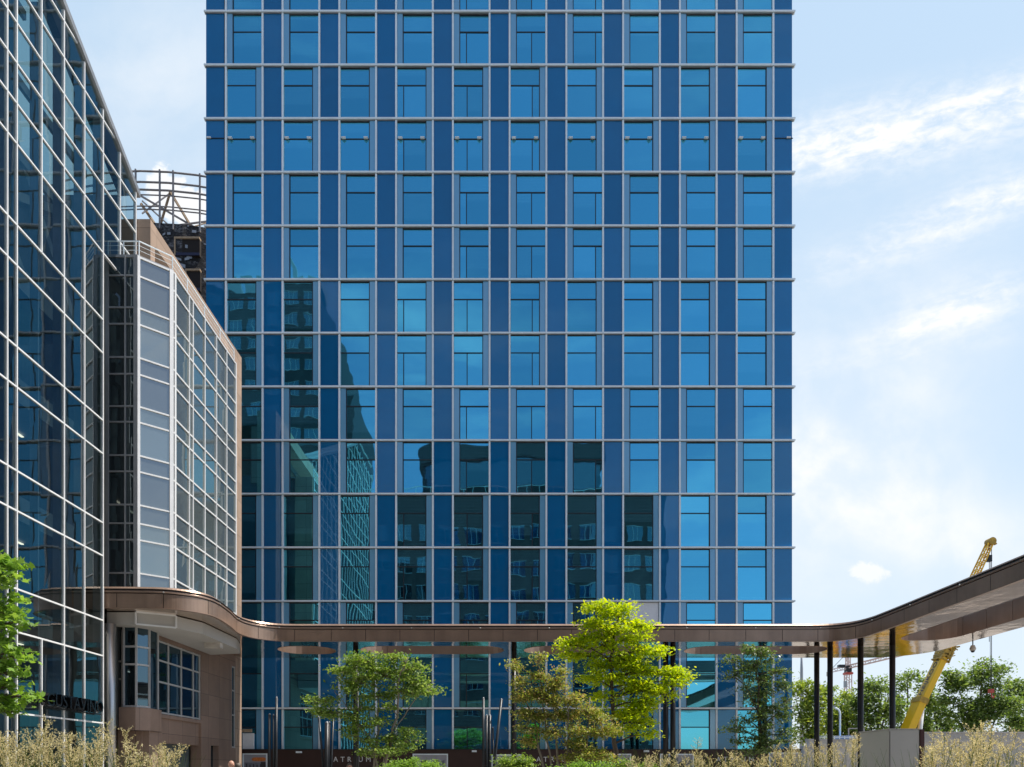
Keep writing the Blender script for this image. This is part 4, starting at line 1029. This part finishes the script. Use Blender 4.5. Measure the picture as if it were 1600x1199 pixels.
# concrete walls, railing, blue site sheet, retaining wall on the right
def wall(name, label, px0, px1, py, Y, mat, cat='wall', t=.5):
    T = thing(name, label, cat, (X_((px0+px1)/2, Y), Y, 0))
    MB().box(X_(px0,Y), X_(px1,Y), Y, Y+t, 0, Z_(py,Y)).build('wall_body', MAT[mat], T); MB().box(X_(px0,Y)-.03, X_(px1,Y)+.03, Y-.04, Y+t+.04, Z_(py,Y), Z_(py,Y)+.1).build('coping', MAT[mat], T)
    return T
wall('concrete_wall', 'higher pale concrete wall behind black canopy columns', 1263, 1345, 1157, 48, 'concrete')
wall('concrete_wall', 'low pale concrete wall in front of the higher one', 1256, 1345, 1168, 44, 'concrete')
wall('concrete_wall', 'long grey road wall below the big tree at right edge', 1440, 1640, 1146, 47, 'concrete')
wall('concrete_wall', 'nearer grey wall behind the plumed grass at right edge', 1440, 1640, 1160, 43, 'concrete')
T = thing('metal_railing', 'thin pale metal railing on the concrete wall near blue sheet', 'railing', (X_(1310,48.2), 48.2, 0))
m = MB(); 
for px in np.arange(1280, 1346, 8): m.bar((X_(px,48.2),48.2,Z_(1156,48.2)), (X_(px,48.2),48.2,Z_(1150.5,48.2)), .04, .04)
for py in (1150.5, 1153): m.bar((X_(1278,48.2),48.2,Z_(py,48.2)), (X_(1346,48.2),48.2,Z_(py,48.2)), .04, .04)
m.build('bars', MAT['alu'], T)
T = thing('site_cabin', 'blue site cabin sheet with grey frame left of grey totem', 'site cabin', (X_(1338,50), 50, 0))
MB().box(X_(1325,50), X_(1350,50), 50, 52, 0, Z_(1149,50)).build('blue_panel', MAT['blue_sign'], T)
m = MB().bar((X_(1326,50),50,Z_(1149,50)),(X_(1326,50),50,Z_(1138.5,50)),.07,.07).bar((X_(1326,50),50,Z_(1138.5,50)),(X_(1350,50),50,Z_(1138.5,50)),.07,.07).bar((X_(1350,50),50,Z_(1149,50)),(X_(1350,50),50,Z_(1138.5,50)),.07,.07); m.build('frame', MAT['concrete'], T)
MB().poly([(X_(1337,50)+.14*q[0], 49.99, Z_(1151.5,50)+.14*q[1]) for q in ((-1,-1),(1,-1),(.2,1),(-.2,1))]).build('emblem', MAT['white_board'], T)

# ------------------------------------------------------------------ trees
def leaf_cloud(centres, spreads, counts, size, flat=.6, star=False):
    """leaf-sized faces gathered round many small centres"""
    V = []; tot = int(sum(counts))
    C = np.repeat(centres, counts, axis=0); Sx = np.repeat(spreads, counts, axis=0)
    P = C+rng.normal(0, 1, (tot,3))*Sx
    # leaf frames: normal biased upward
    N = rng.normal(0, 1, (tot,3)); N[:,2] = np.abs(N[:,2])+flat; N /= np.linalg.norm(N, axis=1, keepdims=True)
    A = rng.normal(0, 1, (tot,3)); A[:,2] -= .35; A -= N*np.sum(A*N, axis=1, keepdims=True); A /= np.linalg.norm(A, axis=1, keepdims=True)
    B = np.cross(N, A); s = size*rng.uniform(.6, 1.3, (tot,1))
    if star:
        # lobed leaf: a folded 8-gon fan
        ang = np.array([0, .45, .85, 1.4, 1.8]); rad = np.array([1.0, .42, .85, .38, .6])
        a_all = np.concatenate([ang, [np.pi], -ang[::-1][:-1]]); r_all = np.concatenate([rad, [.3], rad[::-1][:-1]])
        k = len(a_all)
        rim = P[:,None,:]+s[:,None,:]*(A[:,None,:]*(np.cos(a_all)*r_all)[None,:,None]+B[:,None,:]*(np.sin(a_all)*r_all)[None,:,None])*.6
        V = rim.reshape(-1,3); Q = np.arange(tot*k).reshape(tot,k); return V, Q
    l = s*.55; w = s*.26
    droop = N*s*.10
    V = np.stack([P-A*l, P+B*w+droop*.6, P+A*l-droop, P-B*w+droop*.6], axis=1).reshape(-1,3)
    Q = np.arange(tot*4).reshape(tot,4)
    return V, Q
def tree(name, label, cat, Y, base_px, stems, blobs, leaf, mat, bark='bark', density=1.0, trunk_r=.07, group=None, clump=.16, star=False, flatz=.5, depth=1.0, flat=.6, twig=.008, lmul=1.0):
    """stems: polylines of photograph points; blobs: (px, py, rx, ry, weight) crown clumps; all set round depth Y"""
    s = Y/F; rr = random.Random(hash(label) % 1000 if False else len(label)*7+int(base_px))
    T = thing(name, label, cat, (X_(base_px, Y), Y, 0), group)
    tr = MB(); joints = []
    for st in stems:
        pts = []; r0 = trunk_r*(st[2] if len(st) > 2 else 1); path = st[0]; dz = st[1] if len(st) > 1 else 0
        for i, (px, py) in enumerate(path):
            p = at(px, py, Y); p.y += dz*i/max(1,len(path)-1); pts.append(p)
        if pts[0].z > .05: pts = [Vector((pts[0].x+(pts[0].x-pts[1].x)*.15, pts[0].y, 0))]+pts
        n = len(pts); fine = []
        for i in range(n-1):
            for k in range(4):
                t = k/4; q = pts[i].lerp(pts[i+1], t); q += Vector((rr.gauss(0,.02), rr.gauss(0,.02), 0))*(1 if i+k else 0); fine.append(q)
        fine.append(pts[-1]); m = len(fine)
        tr.tube(fine, [max(.012, r0*(1-.8*i/(m-1))) for i in range(m)], 8)
        joints += [(q, max(.012, r0*(1-.8*i/(m-1)))) for i, q in enumerate(fine) if q.z > 1.0]
    cen, spr, cnt = [], [], []
    for (px, py, rx, ry, w) in blobs:
        c = at(px, py, Y); c.y += rr.uniform(-.35,.35)*depth*rx*s
        rx3, ry3 = rx*s, ry*s; rd = max(rx3, ry3)*.8*depth
        # limb from the best trunk joint
        best = min(joints, key=lambda j: (j[0]-c).length+(2.0 if j[0].z > c.z-.05 else 0))
        a, r = best; mid = a.lerp(c, .5)+Vector((0,0,.08*(c-a).length)); 
        tr.tube([a, mid, c], [r*.55, r*.4, .012], 6)
        n = max(3, int(w*density*14*(rx*ry)/400))
        for i in range(n):
            d = Vector((rr.gauss(0,1), rr.gauss(0,1), rr.gauss(0,1))).normalized()*(rr.random()**.42)
            e = c+Vector((d.x*rx3, d.y*rd, d.z*ry3))
            if rr.random() < .75: tr.tube([c.lerp(a, .25*rr.random()), c.lerp(e, .55)+Vector((0,0,.03)), e], [twig*1.4, twig, twig*.4], 4, False)
            cen.append(e); spr.append((clump*rr.uniform(.6,1.3), clump*rr.uniform(.6,1.3), clump*flatz*rr.uniform(.6,1.2))); cnt.append(int(rr.uniform(22, 50)*lmul))
    tr.build('trunk', MAT[bark], T, True)
    V, Q = leaf_cloud(np.array([tuple(c) for c in cen]), np.array(spr), np.array(cnt), leaf, flat, star)
    np_mesh('crown', V, Q, MAT[mat], T)
    return T
# multi-stemmed green tree
tree('multi_stem_tree', 'multi stemmed green tree with layered crown left of centre', 'tree', 21, 595,
     [([(585,1199),(590,1140),(588,1075),(570,1045)],.3,.8), ([(600,1199),(622,1120),(625,1060),(640,1030)],-.3,.9), ([(590,1199),(575,1150),(545,1110),(520,1080)],.2,.6), ([(598,1199),(610,1150),(650,1090),(670,1070)],.1,.6)],
     [(540,1050,28,10,1.2),(575,1035,32,13,1.3),(612,1030,18,10,1.2),(625,1026,14,8,1),(640,1045,26,12,1.3),(600,1055,40,13,1.5),(560,1065,32,12,1.2),(650,1065,24,12,1.2),(672,1082,18,7,1.2),(625,1080,32,12,1.1),(585,1088,30,10,1),(548,1080,20,9,.9),(610,1105,22,9,.7),
      (505,1098,24,9,1.2),(495,1112,20,8,1.3),(520,1115,25,9,1.1),(545,1120,22,9,1.0),(560,1108,25,8,.9),(560,1135,24,9,1),(590,1128,26,9,.9),(545,1148,18,7,.7),(575,1158,24,9,.9),(610,1155,24,8,.9),(640,1143,20,8,1.2),(632,1158,26,9,1.2),(600,1175,30,9,1),(570,1175,24,7,.8),(625,1172,22,6,1)], .098, 'leaf_green', 'bark_light', 1.9, .06, None, .15, flatz=.42, lmul=.72)
# lime tree
tree('lime_green_tree', 'bright yellow green tree rising over canopy right of centre', 'tree', 17, 960,
     [([(962,1199),(960,1150),(957,1090),(955,1030),(960,985),(968,960)],0,1.0)],
     [(935,950,24,9,1.2),(975,950,16,10,1.3),(955,960,24,9,1.2),(930,975,20,9,1),(985,975,20,9,1.3),(1005,978,18,7,1.3),(955,985,30,11,1.2),(915,995,22,9,1.1),(895,1008,22,9,1.2),(990,998,26,9,1.2),(940,1008,26,11,1.1),(890,1022,20,8,1.2),(915,1025,22,9,1.1),(1010,1018,24,9,1.2),(1030,1020,16,7,1.3),(975,1030,30,12,1.3),(940,1040,26,11,1),
      (1000,1045,30,11,1.3),(1040,1050,26,8,1.4),(1062,1055,16,8,1.4),(1050,1068,20,7,1.2),(960,1060,30,11,1),(925,1060,22,10,.9),(985,1072,30,11,1.2),(1020,1078,28,10,1.2),(1045,1085,14,6,1.1),(950,1090,26,10,.8),(1000,1098,28,10,1.2),(985,1118,26,10,1.2),(1010,1108,20,9,1.2),(1005,1130,16,9,1.1),(975,1140,18,9,1),(1012,1148,10,8,1.1),(940,1115,18,9,.6)], .092, 'leaf_lime', 'bark', 1.75, .075, None, .13, flatz=.42, lmul=.85)
# olive shrubs / multi-stem
tree('olive_leaved_tree', 'loose olive tree with reddish leaf tips left of lime tree', 'tree', 15, 870,
     [([(872,1199),(870,1150),(868,1090),(872,1040)],.2,.8), ([(885,1199),(888,1150),(885,1100)],-.2,.8), ([(850,1199),(838,1140),(815,1070),(806,1035)],.2,.7), ([(860,1199),(850,1120),(843,1060),(842,1018)],0,.6), ([(905,1199),(918,1150),(922,1090)],0,.7)],
     [(806,1040,9,12,1.2),(812,1065,11,10,1.3),(842,1030,7,14,1.2),(845,1055,16,9,1.3),(815,1090,18,10,1.4),(840,1085,20,12,1.4),(870,1070,18,14,1.4),(862,1095,22,12,1.4),(895,1095,20,12,1.3),(820,1115,20,10,1.3),(850,1120,24,10,1.3),(885,1120,24,11,1.3),(915,1110,20,10,1.2),(935,1125,18,9,1.2),(825,1140,22,8,1.1),(862,1145,26,9,1.1),(900,1142,24,9,1.2),(935,1145,26,9,1.3),(955,1140,16,8,1.1),(830,1160,20,8,.9),(900,1165,24,9,1.2),(925,1180,26,10,1.4),(895,1185,24,9,1.3),(950,1185,16,9,1.2),(878,1050,8,12,1)],   .062, 'leaf_olive', 'bark_light', 2.8, .045, None, .085, flatz=.6, twig=.006, lmul=.72)
# dark tree on the right
tree('dark_green_tree', 'dark glossy leaved tree in front of the right tower corner', 'tree', 16, 1188,
     [([(1190,1199),(1187,1140),(1184,1080),(1182,1030)],0,.9), ([(1187,1120),(1170,1075),(1152,1055)],.2,.4), ([(1187,1140),(1215,1110),(1235,1105)],-.2,.4)],
     [(1165,1015,14,6,1.1),(1185,1018,16,8,1.2),(1145,1030,16,6,1.1),(1205,1030,14,8,1),(1180,1040,18,9,1.2),(1155,1050,18,7,1),(1140,1058,14,5,.9),(1215,1050,16,8,1.1),(1190,1062,18,9,1.1),(1165,1075,14,8,.8),(1225,1072,14,8,1.1),(1200,1085,20,9,1.1),(1178,1095,16,8,.9),(1228,1095,14,8,1),(1210,1108,20,8,1.1),(1185,1118,18,9,1.1),(1165,1125,16,7,1),(1225,1120,16,7,1.1),(1150,1140,18,7,1.1),(1195,1138,20,8,1.1),(1222,1148,18,7,1.1),(1175,1155,18,7,1.1),(1150,1160,12,6,.9),(1205,1160,22,7,1.1),(1185,1172,20,8,1.2),(1235,1158,12,5,1),(1160,1175,12,5,.8)], .075, 'leaf_dark', 'bark', 1.8, .06, None, .10, flatz=.6, lmul=.8)
# foliage at the left edge
tree('maple_tree', 'bright green maple reaching in at the left edge', 'tree', 9.0, -70,
     [([(-70,1199),(-66,1100),(-60,1000),(-45,900),(-30,840)],0,1.0)],
     [(2,868,10,12,1),(14,884,9,5,1),(22,901,11,5,1),(0,905,14,9,1.1),(8,935,12,8,1),(-14,950,18,18,1.1),(16,955,9,5,.9),(30,972,9,4,1),(12,980,14,7,1.1),(-2,1000,16,9,1.1),(22,1020,14,6,1.1),(38,1026,8,4,1),(0,1042,18,8,1.1),(30,1050,12,5,1),(18,1072,15,6,1.1),(40,1088,10,4,1),(2,1092,18,7,1.1),(18,1112,12,5,1),(-22,1050,22,26,1),(-26,1105,22,10,1)], .12, 'leaf_maple', 'bark', 1.2, .09, None, .08, True, .5, 1.0, .5, lmul=.42)
# low bushes
def bush(label, px, Y, rx, py, mat, n=9, leaf=.05):
    bl = [(px+random.uniform(-rx, rx), py+random.uniform(0, 14), rx*.4, 8, 1.5) for _ in range(n)]
    return tree('low_bush', label, 'bush', Y, px, [([(px,1215),(px+2,1200)],0,.4), ([(px-4,1215),(px-rx*.5,1198)],0,.3), ([(px+4,1215),(px+rx*.5,1198)],0,.3)], bl, leaf, mat, 'bark', 2.0, .04, 'low bushes in the planted bed', .08, flatz=.7)
bush('rounded green bush below olive leaved tree at left', 805, 13, 26, 1190, 'leaf_green')
bush('pale green bush at foot of multi stemmed tree', 645, 17, 38, 1193, 'leaf_maple', 9)
bush('green bush between olive tree and lime tree trunk', 905, 13.5, 40, 1197, 'leaf_maple', 9)
bush('bush under the dark glossy tree near hoarding lettering', 1000, 15, 30, 1196, 'leaf_green', 6)
# far trees on the right
G = 'row of trees beyond the road at right'
def far_tree(label, px, Y, top, half, mat, dens=1.0, seed=0, leaf=.32):
    rr = random.Random(seed); bl = []
    for i in range(34):
        t = rr.random()**.8; py = top+8+(1160-top)*t; wd = half*(.45+.6*math.sin(math.pi*min(1, .18+t*.75)))
        bl.append((px+rr.uniform(-wd, wd), py, half*rr.uniform(.20,.32), rr.uniform(7,12), 1.0))
    bl += [(px+rr.uniform(-.3,.3)*half, top+5, half*.22, 6, 1)]
    st = [([(px,1200),(px+rr.uniform(-3,3),1150),(px+rr.uniform(-5,5),(top+1150)/2),(px,top+12)],0,1.0)]+[([(px,1170),(px+q*half*.4,1120),(px+q*half*.6,(top*2+1150)/3)],0,.6) for q in (-1,.9)]
    return tree('far_tree', label, 'tree', Y, px, st, bl, leaf, mat, 'bark', 1.8*dens, .2, G, .40, flatz=.7, twig=.02, lmul=.85)
far_tree('yellow green tree directly right of the tower edge', 1262, 62, 1062, 30, 'leaf_far_yellow', .8, 1)
far_tree('green tree between first two black columns', 1300, 68, 1070, 28, 'leaf_far', .8, 2)
far_tree('yellow green tree under the distant tower crane', 1325, 60, 1082, 26, 'leaf_far_yellow', .8, 3)
far_tree('leafy tree left of the fourth black column', 1370, 58, 1060, 34, 'leaf_far', 1.0, 4, .3)
far_tree('taller green tree left of the yellow boom', 1418, 64, 1048, 34, 'leaf_far', 1.0, 5)
far_tree('small green tree right of the yellow boom foot', 1462, 70, 1095, 26, 'leaf_far', .9, 6)
far_tree('broad spreading tree crossed by the hoist rope', 1535, 62, 1032, 62, 'leaf_far', 1.25, 7, .30)
far_tree('dark low tree at the right picture edge', 1600, 66, 1062, 34, 'leaf_far', 1.0, 8)

# ------------------------------------------------------------------ ornamental grass
def grass_bed(name, label, clumps, ystep):
    V, Q = [], []; SV, SQ = [], []; BV, BQ = [], []
    nv = 0; nb = 0; rr = random.Random(name+label)
    for (px, py, Y, lean, big) in clumps:
        top = at(px, py, Y); base = Vector((top.x-lean-rr.uniform(-.12,.12), top.y+rr.uniform(-.1,.1), .35))
        L = .46*big
        ctrl = Vector((base.x+.1*lean, base.y, top.z*.75))
        pts = [base.lerp(ctrl, t).lerp(ctrl.lerp(top, t), t) for t in np.linspace(0, 1, 16)]
        # stem as a thin 3-sided ribbon
        for a, b in zip(pts[:-1], pts[1:]):
            w = .0035; BV += [(a.x-w,a.y,a.z),(a.x+w,a.y,a.z),(b.x+w,b.y,b.z),(b.x-w,b.y,b.z)]; BQ.append((nb,nb+1,nb+2,nb+3)); nb += 4
        # plume: side branchlets with many spikelets, wider low, tapering to the tip
        cum = [0]
        for a, b in zip(pts[:-1], pts[1:]): cum.append(cum[-1]+(b-a).length)
        tot = cum[-1]
        nbr = int(24*big)
        for i in range(nbr):
            t = (i+rr.random())/nbr; dist = tot-L*(1-t)
            k = max(0, min(len(pts)-2, next((j for j in range(len(cum)-1) if cum[j+1] >= dist), len(pts)-2)))
            f = (dist-cum[k])/max(1e-6, cum[k+1]-cum[k]); p = pts[k].lerp(pts[k+1], f); ax = (pts[k+1]-pts[k]).normalized()
            wl = .125*big*(math.sin(math.pi*min(1, .14+.86*(1-t)**.85))**.8)*rr.uniform(.6,1.25)+.012
            dr = Vector((rr.gauss(0,1), rr.gauss(0,1), rr.gauss(0,.3))); dr = (dr-ax*dr.dot(ax)).normalized()
            dr = (dr*.75+ax*.75).normalized()
            ns = max(3, int(wl*165))
            for q in range(ns):
                u = (q+rr.random())/ns; c = p+dr*wl*u+Vector((rr.gauss(0,.006), rr.gauss(0,.006), rr.gauss(0,.006)))
                d2 = (dr+Vector((rr.gauss(0,.5), rr.gauss(0,.5), rr.gauss(0,.5)))).normalized(); sv = d2.cross(Vector((rr.gauss(0,1), rr.gauss(0,1), rr.gauss(0,1)))).normalized()
                l = rr.uniform(.006,.0135); w = l*.42
                V += [tuple(c-d2*l), tuple(c+sv*w), tuple(c+d2*l), tuple(c-sv*w)]; Q.append((nv,nv+1,nv+2,nv+3)); nv += 4
        # blades
        for i in range(10):
            b0 = base+Vector((rr.gauss(0,.1), rr.gauss(0,.1), -.05)); hgt = rr.uniform(1.05, 1.6)
            tip = b0+Vector((rr.gauss(0,.25), rr.gauss(0,.25), hgt)); midp = b0.lerp(tip,.5)+Vector((rr.gauss(0,.05),0,.12)); prev = None
            for j, t in enumerate(np.linspace(0,1,6)):
                c = b0.lerp(midp,t).lerp(midp.lerp(tip,t),t); w = .006*(1-t*.85)
                cur = ((c.x-w,c.y,c.z),(c.x+w,c.y,c.z))
                if prev: BV += [prev[0],prev[1],cur[1],cur[0]]; BQ.append((nb,nb+1,nb+2,nb+3)); nb += 4
                prev = cur
    T = thing(name, None, None, (clumps[0][0]*0+at(clumps[0][0],1203,clumps[0][2]).x, clumps[0][2], .3))
    o = np_mesh('plumes', np.array(V), np.array(Q), MAT['plume'], T); o2 = np_mesh('stems', np.array(BV), np.array(BQ), MAT['blade'], T)
    tag(T, label, 'grass', None, 'stuff')
    return T
rr = random.Random(5)
cl = []
for i in range(62):
    px = rr.uniform(-30, 265); prof = 1157+8*math.sin(px*.06)+ (12 if px > 190 else 0)+rr.gauss(0,8)+max(0,rr.gauss(4,12))
    if i < 30: prof -= rr.uniform(0, 20)
    cl.append((px, prof+ (10 if px > 240 else 0), rr.uniform(6.6, 9.5), rr.gauss(.04,.09), rr.uniform(.8,1.15)))
cl += [(283, 1166, 8, .16, 1.0), (275, 1172, 8.3, .16, .9), (268, 1178, 8.2, .1, .9)]
grass_bed('ornamental_grass', 'straw plumed ornamental grass along the left glass wall', cl, 0)
cl = []
for i in range(74):
    px = rr.uniform(985, 1345); cl.append((px, 1171+rr.gauss(0,6)+max(0, rr.gauss(4,9))-(8 if px > 1290 else 0)-(10 if px>1325 else 0)+(10 if px < 1030 else 0)+(13 if 1095 < px < 1195 else 0), rr.uniform(8.5, 12), rr.gauss(.02,.08), rr.uniform(.75,1.05)))
grass_bed('ornamental_grass', 'lower straw plumed grass left of the grey totem', cl, 0)
cl = []
for i in range(50):
    px = rr.uniform(1432, 1640); cl.append((px, 1160+rr.gauss(0,9)+max(0, rr.gauss(4,10))-(10 if 1505 < px < 1560 else 0)+(12 if px < 1455 else 0), rr.uniform(6.8, 9.5), rr.gauss(.05,.09), rr.uniform(.85,1.2)))
grass_bed('ornamental_grass', 'tall straw plumed grass right of the grey totem', cl, 0)
# planting beds
for x0, x1, y0, y1, lb in ((-11,-4.2,6.2,10.2,'steel edged planting bed of grasses on the left'), (2.0,6.2,8,12.8,'steel edged bed of grasses left of the totem'), (5.2,8.5,6.3,10,'steel edged bed of grasses right of the totem')):
    T = thing('planting_bed', lb, 'planter', ((x0+x1)/2, (y0+y1)/2, 0))
    MB().box(x0+.03, x1-.03, y0+.03, y1-.03, .004, .42).build('soil', MAT['soil'], T)
    e = MB().box(x0, x1, y0, y0+.02, 0, .5).box(x0, x1, y1-.02, y1, 0, .5).box(x0, x0+.02, y0+.02, y1-.02, 0, .5).box(x1-.02, x1, y0+.02, y1-.02, 0, .5); e.build('steel_edge', MAT['corten'], T)

# ------------------------------------------------------------------ people (only heads rise into the picture)
def person(label, px, py_top, Y, bald, hair, shirt, face_dir, hgt=None):
    ztop = Z_(py_top, Y); H = ztop; x = X_(px, Y)
    T = thing('person', label, 'person', (x, Y, 0), 'people walking past the hoarding')
    k = H/1.8
    V = [(0,0,.95),(0,0,1.12),(0,.01,1.32),(0,.02,1.47),(0,0,1.56),
         (.19,0,1.43),(.25,.02,1.15),(.24,-.10,.92),(.235,-.15,.84),(-.19,0,1.43),(-.25,.02,1.15),(-.24,-.06,.92),(-.235,-.09,.84),
         (.1,0,.9),(.11,-.06,.5),(.11,.02,.09),(.11,-.13,.04),(-.1,0,.9),(-.11,.05,.5),(-.11,.16,.10),(-.11,.03,.04)]
    E = [(0,1),(1,2),(2,3),(3,4),(3,5),(5,6),(6,7),(7,8),(3,9),(9,10),(10,11),(11,12),(0,13),(13,14),(14,15),(15,16),(0,17),(17,18),(18,19),(19,20)]
    rad = [.15,.14,.16,.11,.06,.075,.05,.035,.04,.075,.05,.035,.04,.095,.062,.042,.045,.095,.062,.042,.045]
    m = bpy.data.meshes.new('body'); m.from_pydata([Vector(v)*k for v in V], E, [])
    o = bpy.data.objects.new('body', m); COL.objects.link(o)
    sk = o.modifiers.new('skin', 'SKIN'); 
    for sv, r_ in zip(m.skin_vertices[0].data, rad): sv.radius = (r_*k, r_*k*.8)
    m.skin_vertices[0].data[0].use_root = True
    ss = o.modifiers.new('sub', 'SUBSURF'); ss.levels = 2
    dg = bpy.context.evaluated_depsgraph_get(); me = bpy.data.meshes.new_from_object(o.evaluated_get(dg)); bpy.data.objects.remove(o)
    me.materials.clear(); me.materials.append(MAT[shirt]); me.materials.append(MAT['suit']); me.materials.append(MAT['skin'])
    for p in me.polygons:
        z = p.center.z/k; p.use_smooth = True
        p.material_index = 2 if (z > 1.515 or (abs(p.center.x)/k > .2 and z < .9)) else (1 if z < .95 else 0)
    b = bpy.data.objects.new('body', me); COL.objects.link(b); b.parent = T; b.rotation_euler = (0,0,R(face_dir))
    # head with face
    c = Vector((0,-.01,1.68))*k; hd = MB()
    hd.ball(c, .078*k, .098*k, .118*k, 20, 14)
    for i, v in enumerate(hd.v):
        y = v[1]-c.y; z = v[2]-c.z
        if z < -.03*k: hd.v[i] = (v[0]*(1+.9*(z+.03*k)/(.118*k)*.35), v[1]-.006*k, v[2])
    hd.poly([c+Vector((-.014,-.095,-.03))*k, c+Vector((.014,-.095,-.03))*k, c+Vector((.004,-.098,.02))*k, c+Vector((-.004,-.098,.02))*k]); hd.bar(c+Vector((0,-.095,.015))*k, c+Vector((0,-.118,-.025))*k, .022*k, .02*k)
    for sx in (-1,1): hd.ball(c+Vector((sx*.08,.005,-.005))*k, .012*k, .022*k, .032*k, 8, 6)
    h = hd.build('head', MAT['skin'], None, True); h.parent = T; h.rotation_euler = (0,0,R(face_dir))
    ey = MB()
    for sx in (-1,1): ey.ball(c+Vector((sx*.03,-.088,.006))*k, .010*k, .006*k, .006*k, 8, 6)
    ey.bar(c+Vector((-.025,-.092,-.058))*k, c+Vector((.025,-.092,-.058))*k, .008*k, .006*k)
    e = ey.build('eyes_and_mouth', MAT['hair'], None); e.parent = h
    if not bald:
        hm = MB().ball(c+Vector((0,.012,.022))*k, .085*k, .102*k, .108*k, 18, 12)
        hm.f = [f for f in hm.f if not (np.mean([hm.v[i][1] for i in f]) < c.y-.045*k and np.mean([hm.v[i][2] for i in f]) < c.z+.055*k) and np.mean([hm.v[i][2] for i in f]) > c.z-.07*k]
        q = hm.build('hair', MAT[hair], None, True); q.parent = T; q.rotation_euler = (0,0,R(face_dir))
    return T
person('bald person in pale shirt walking beside the granite pier', 361, 1188.6, 20.5, True, 'hair', 'shirt_white', 60)
person('person with grey brown hair behind the bald one', 372.5, 1192.5, 22, False, 'hair_grey', 'suit', 200)
person('dark haired person under the hoarding letters', 546, 1192.8, 21, False, 'hair_grey', 'shirt_white', 20)
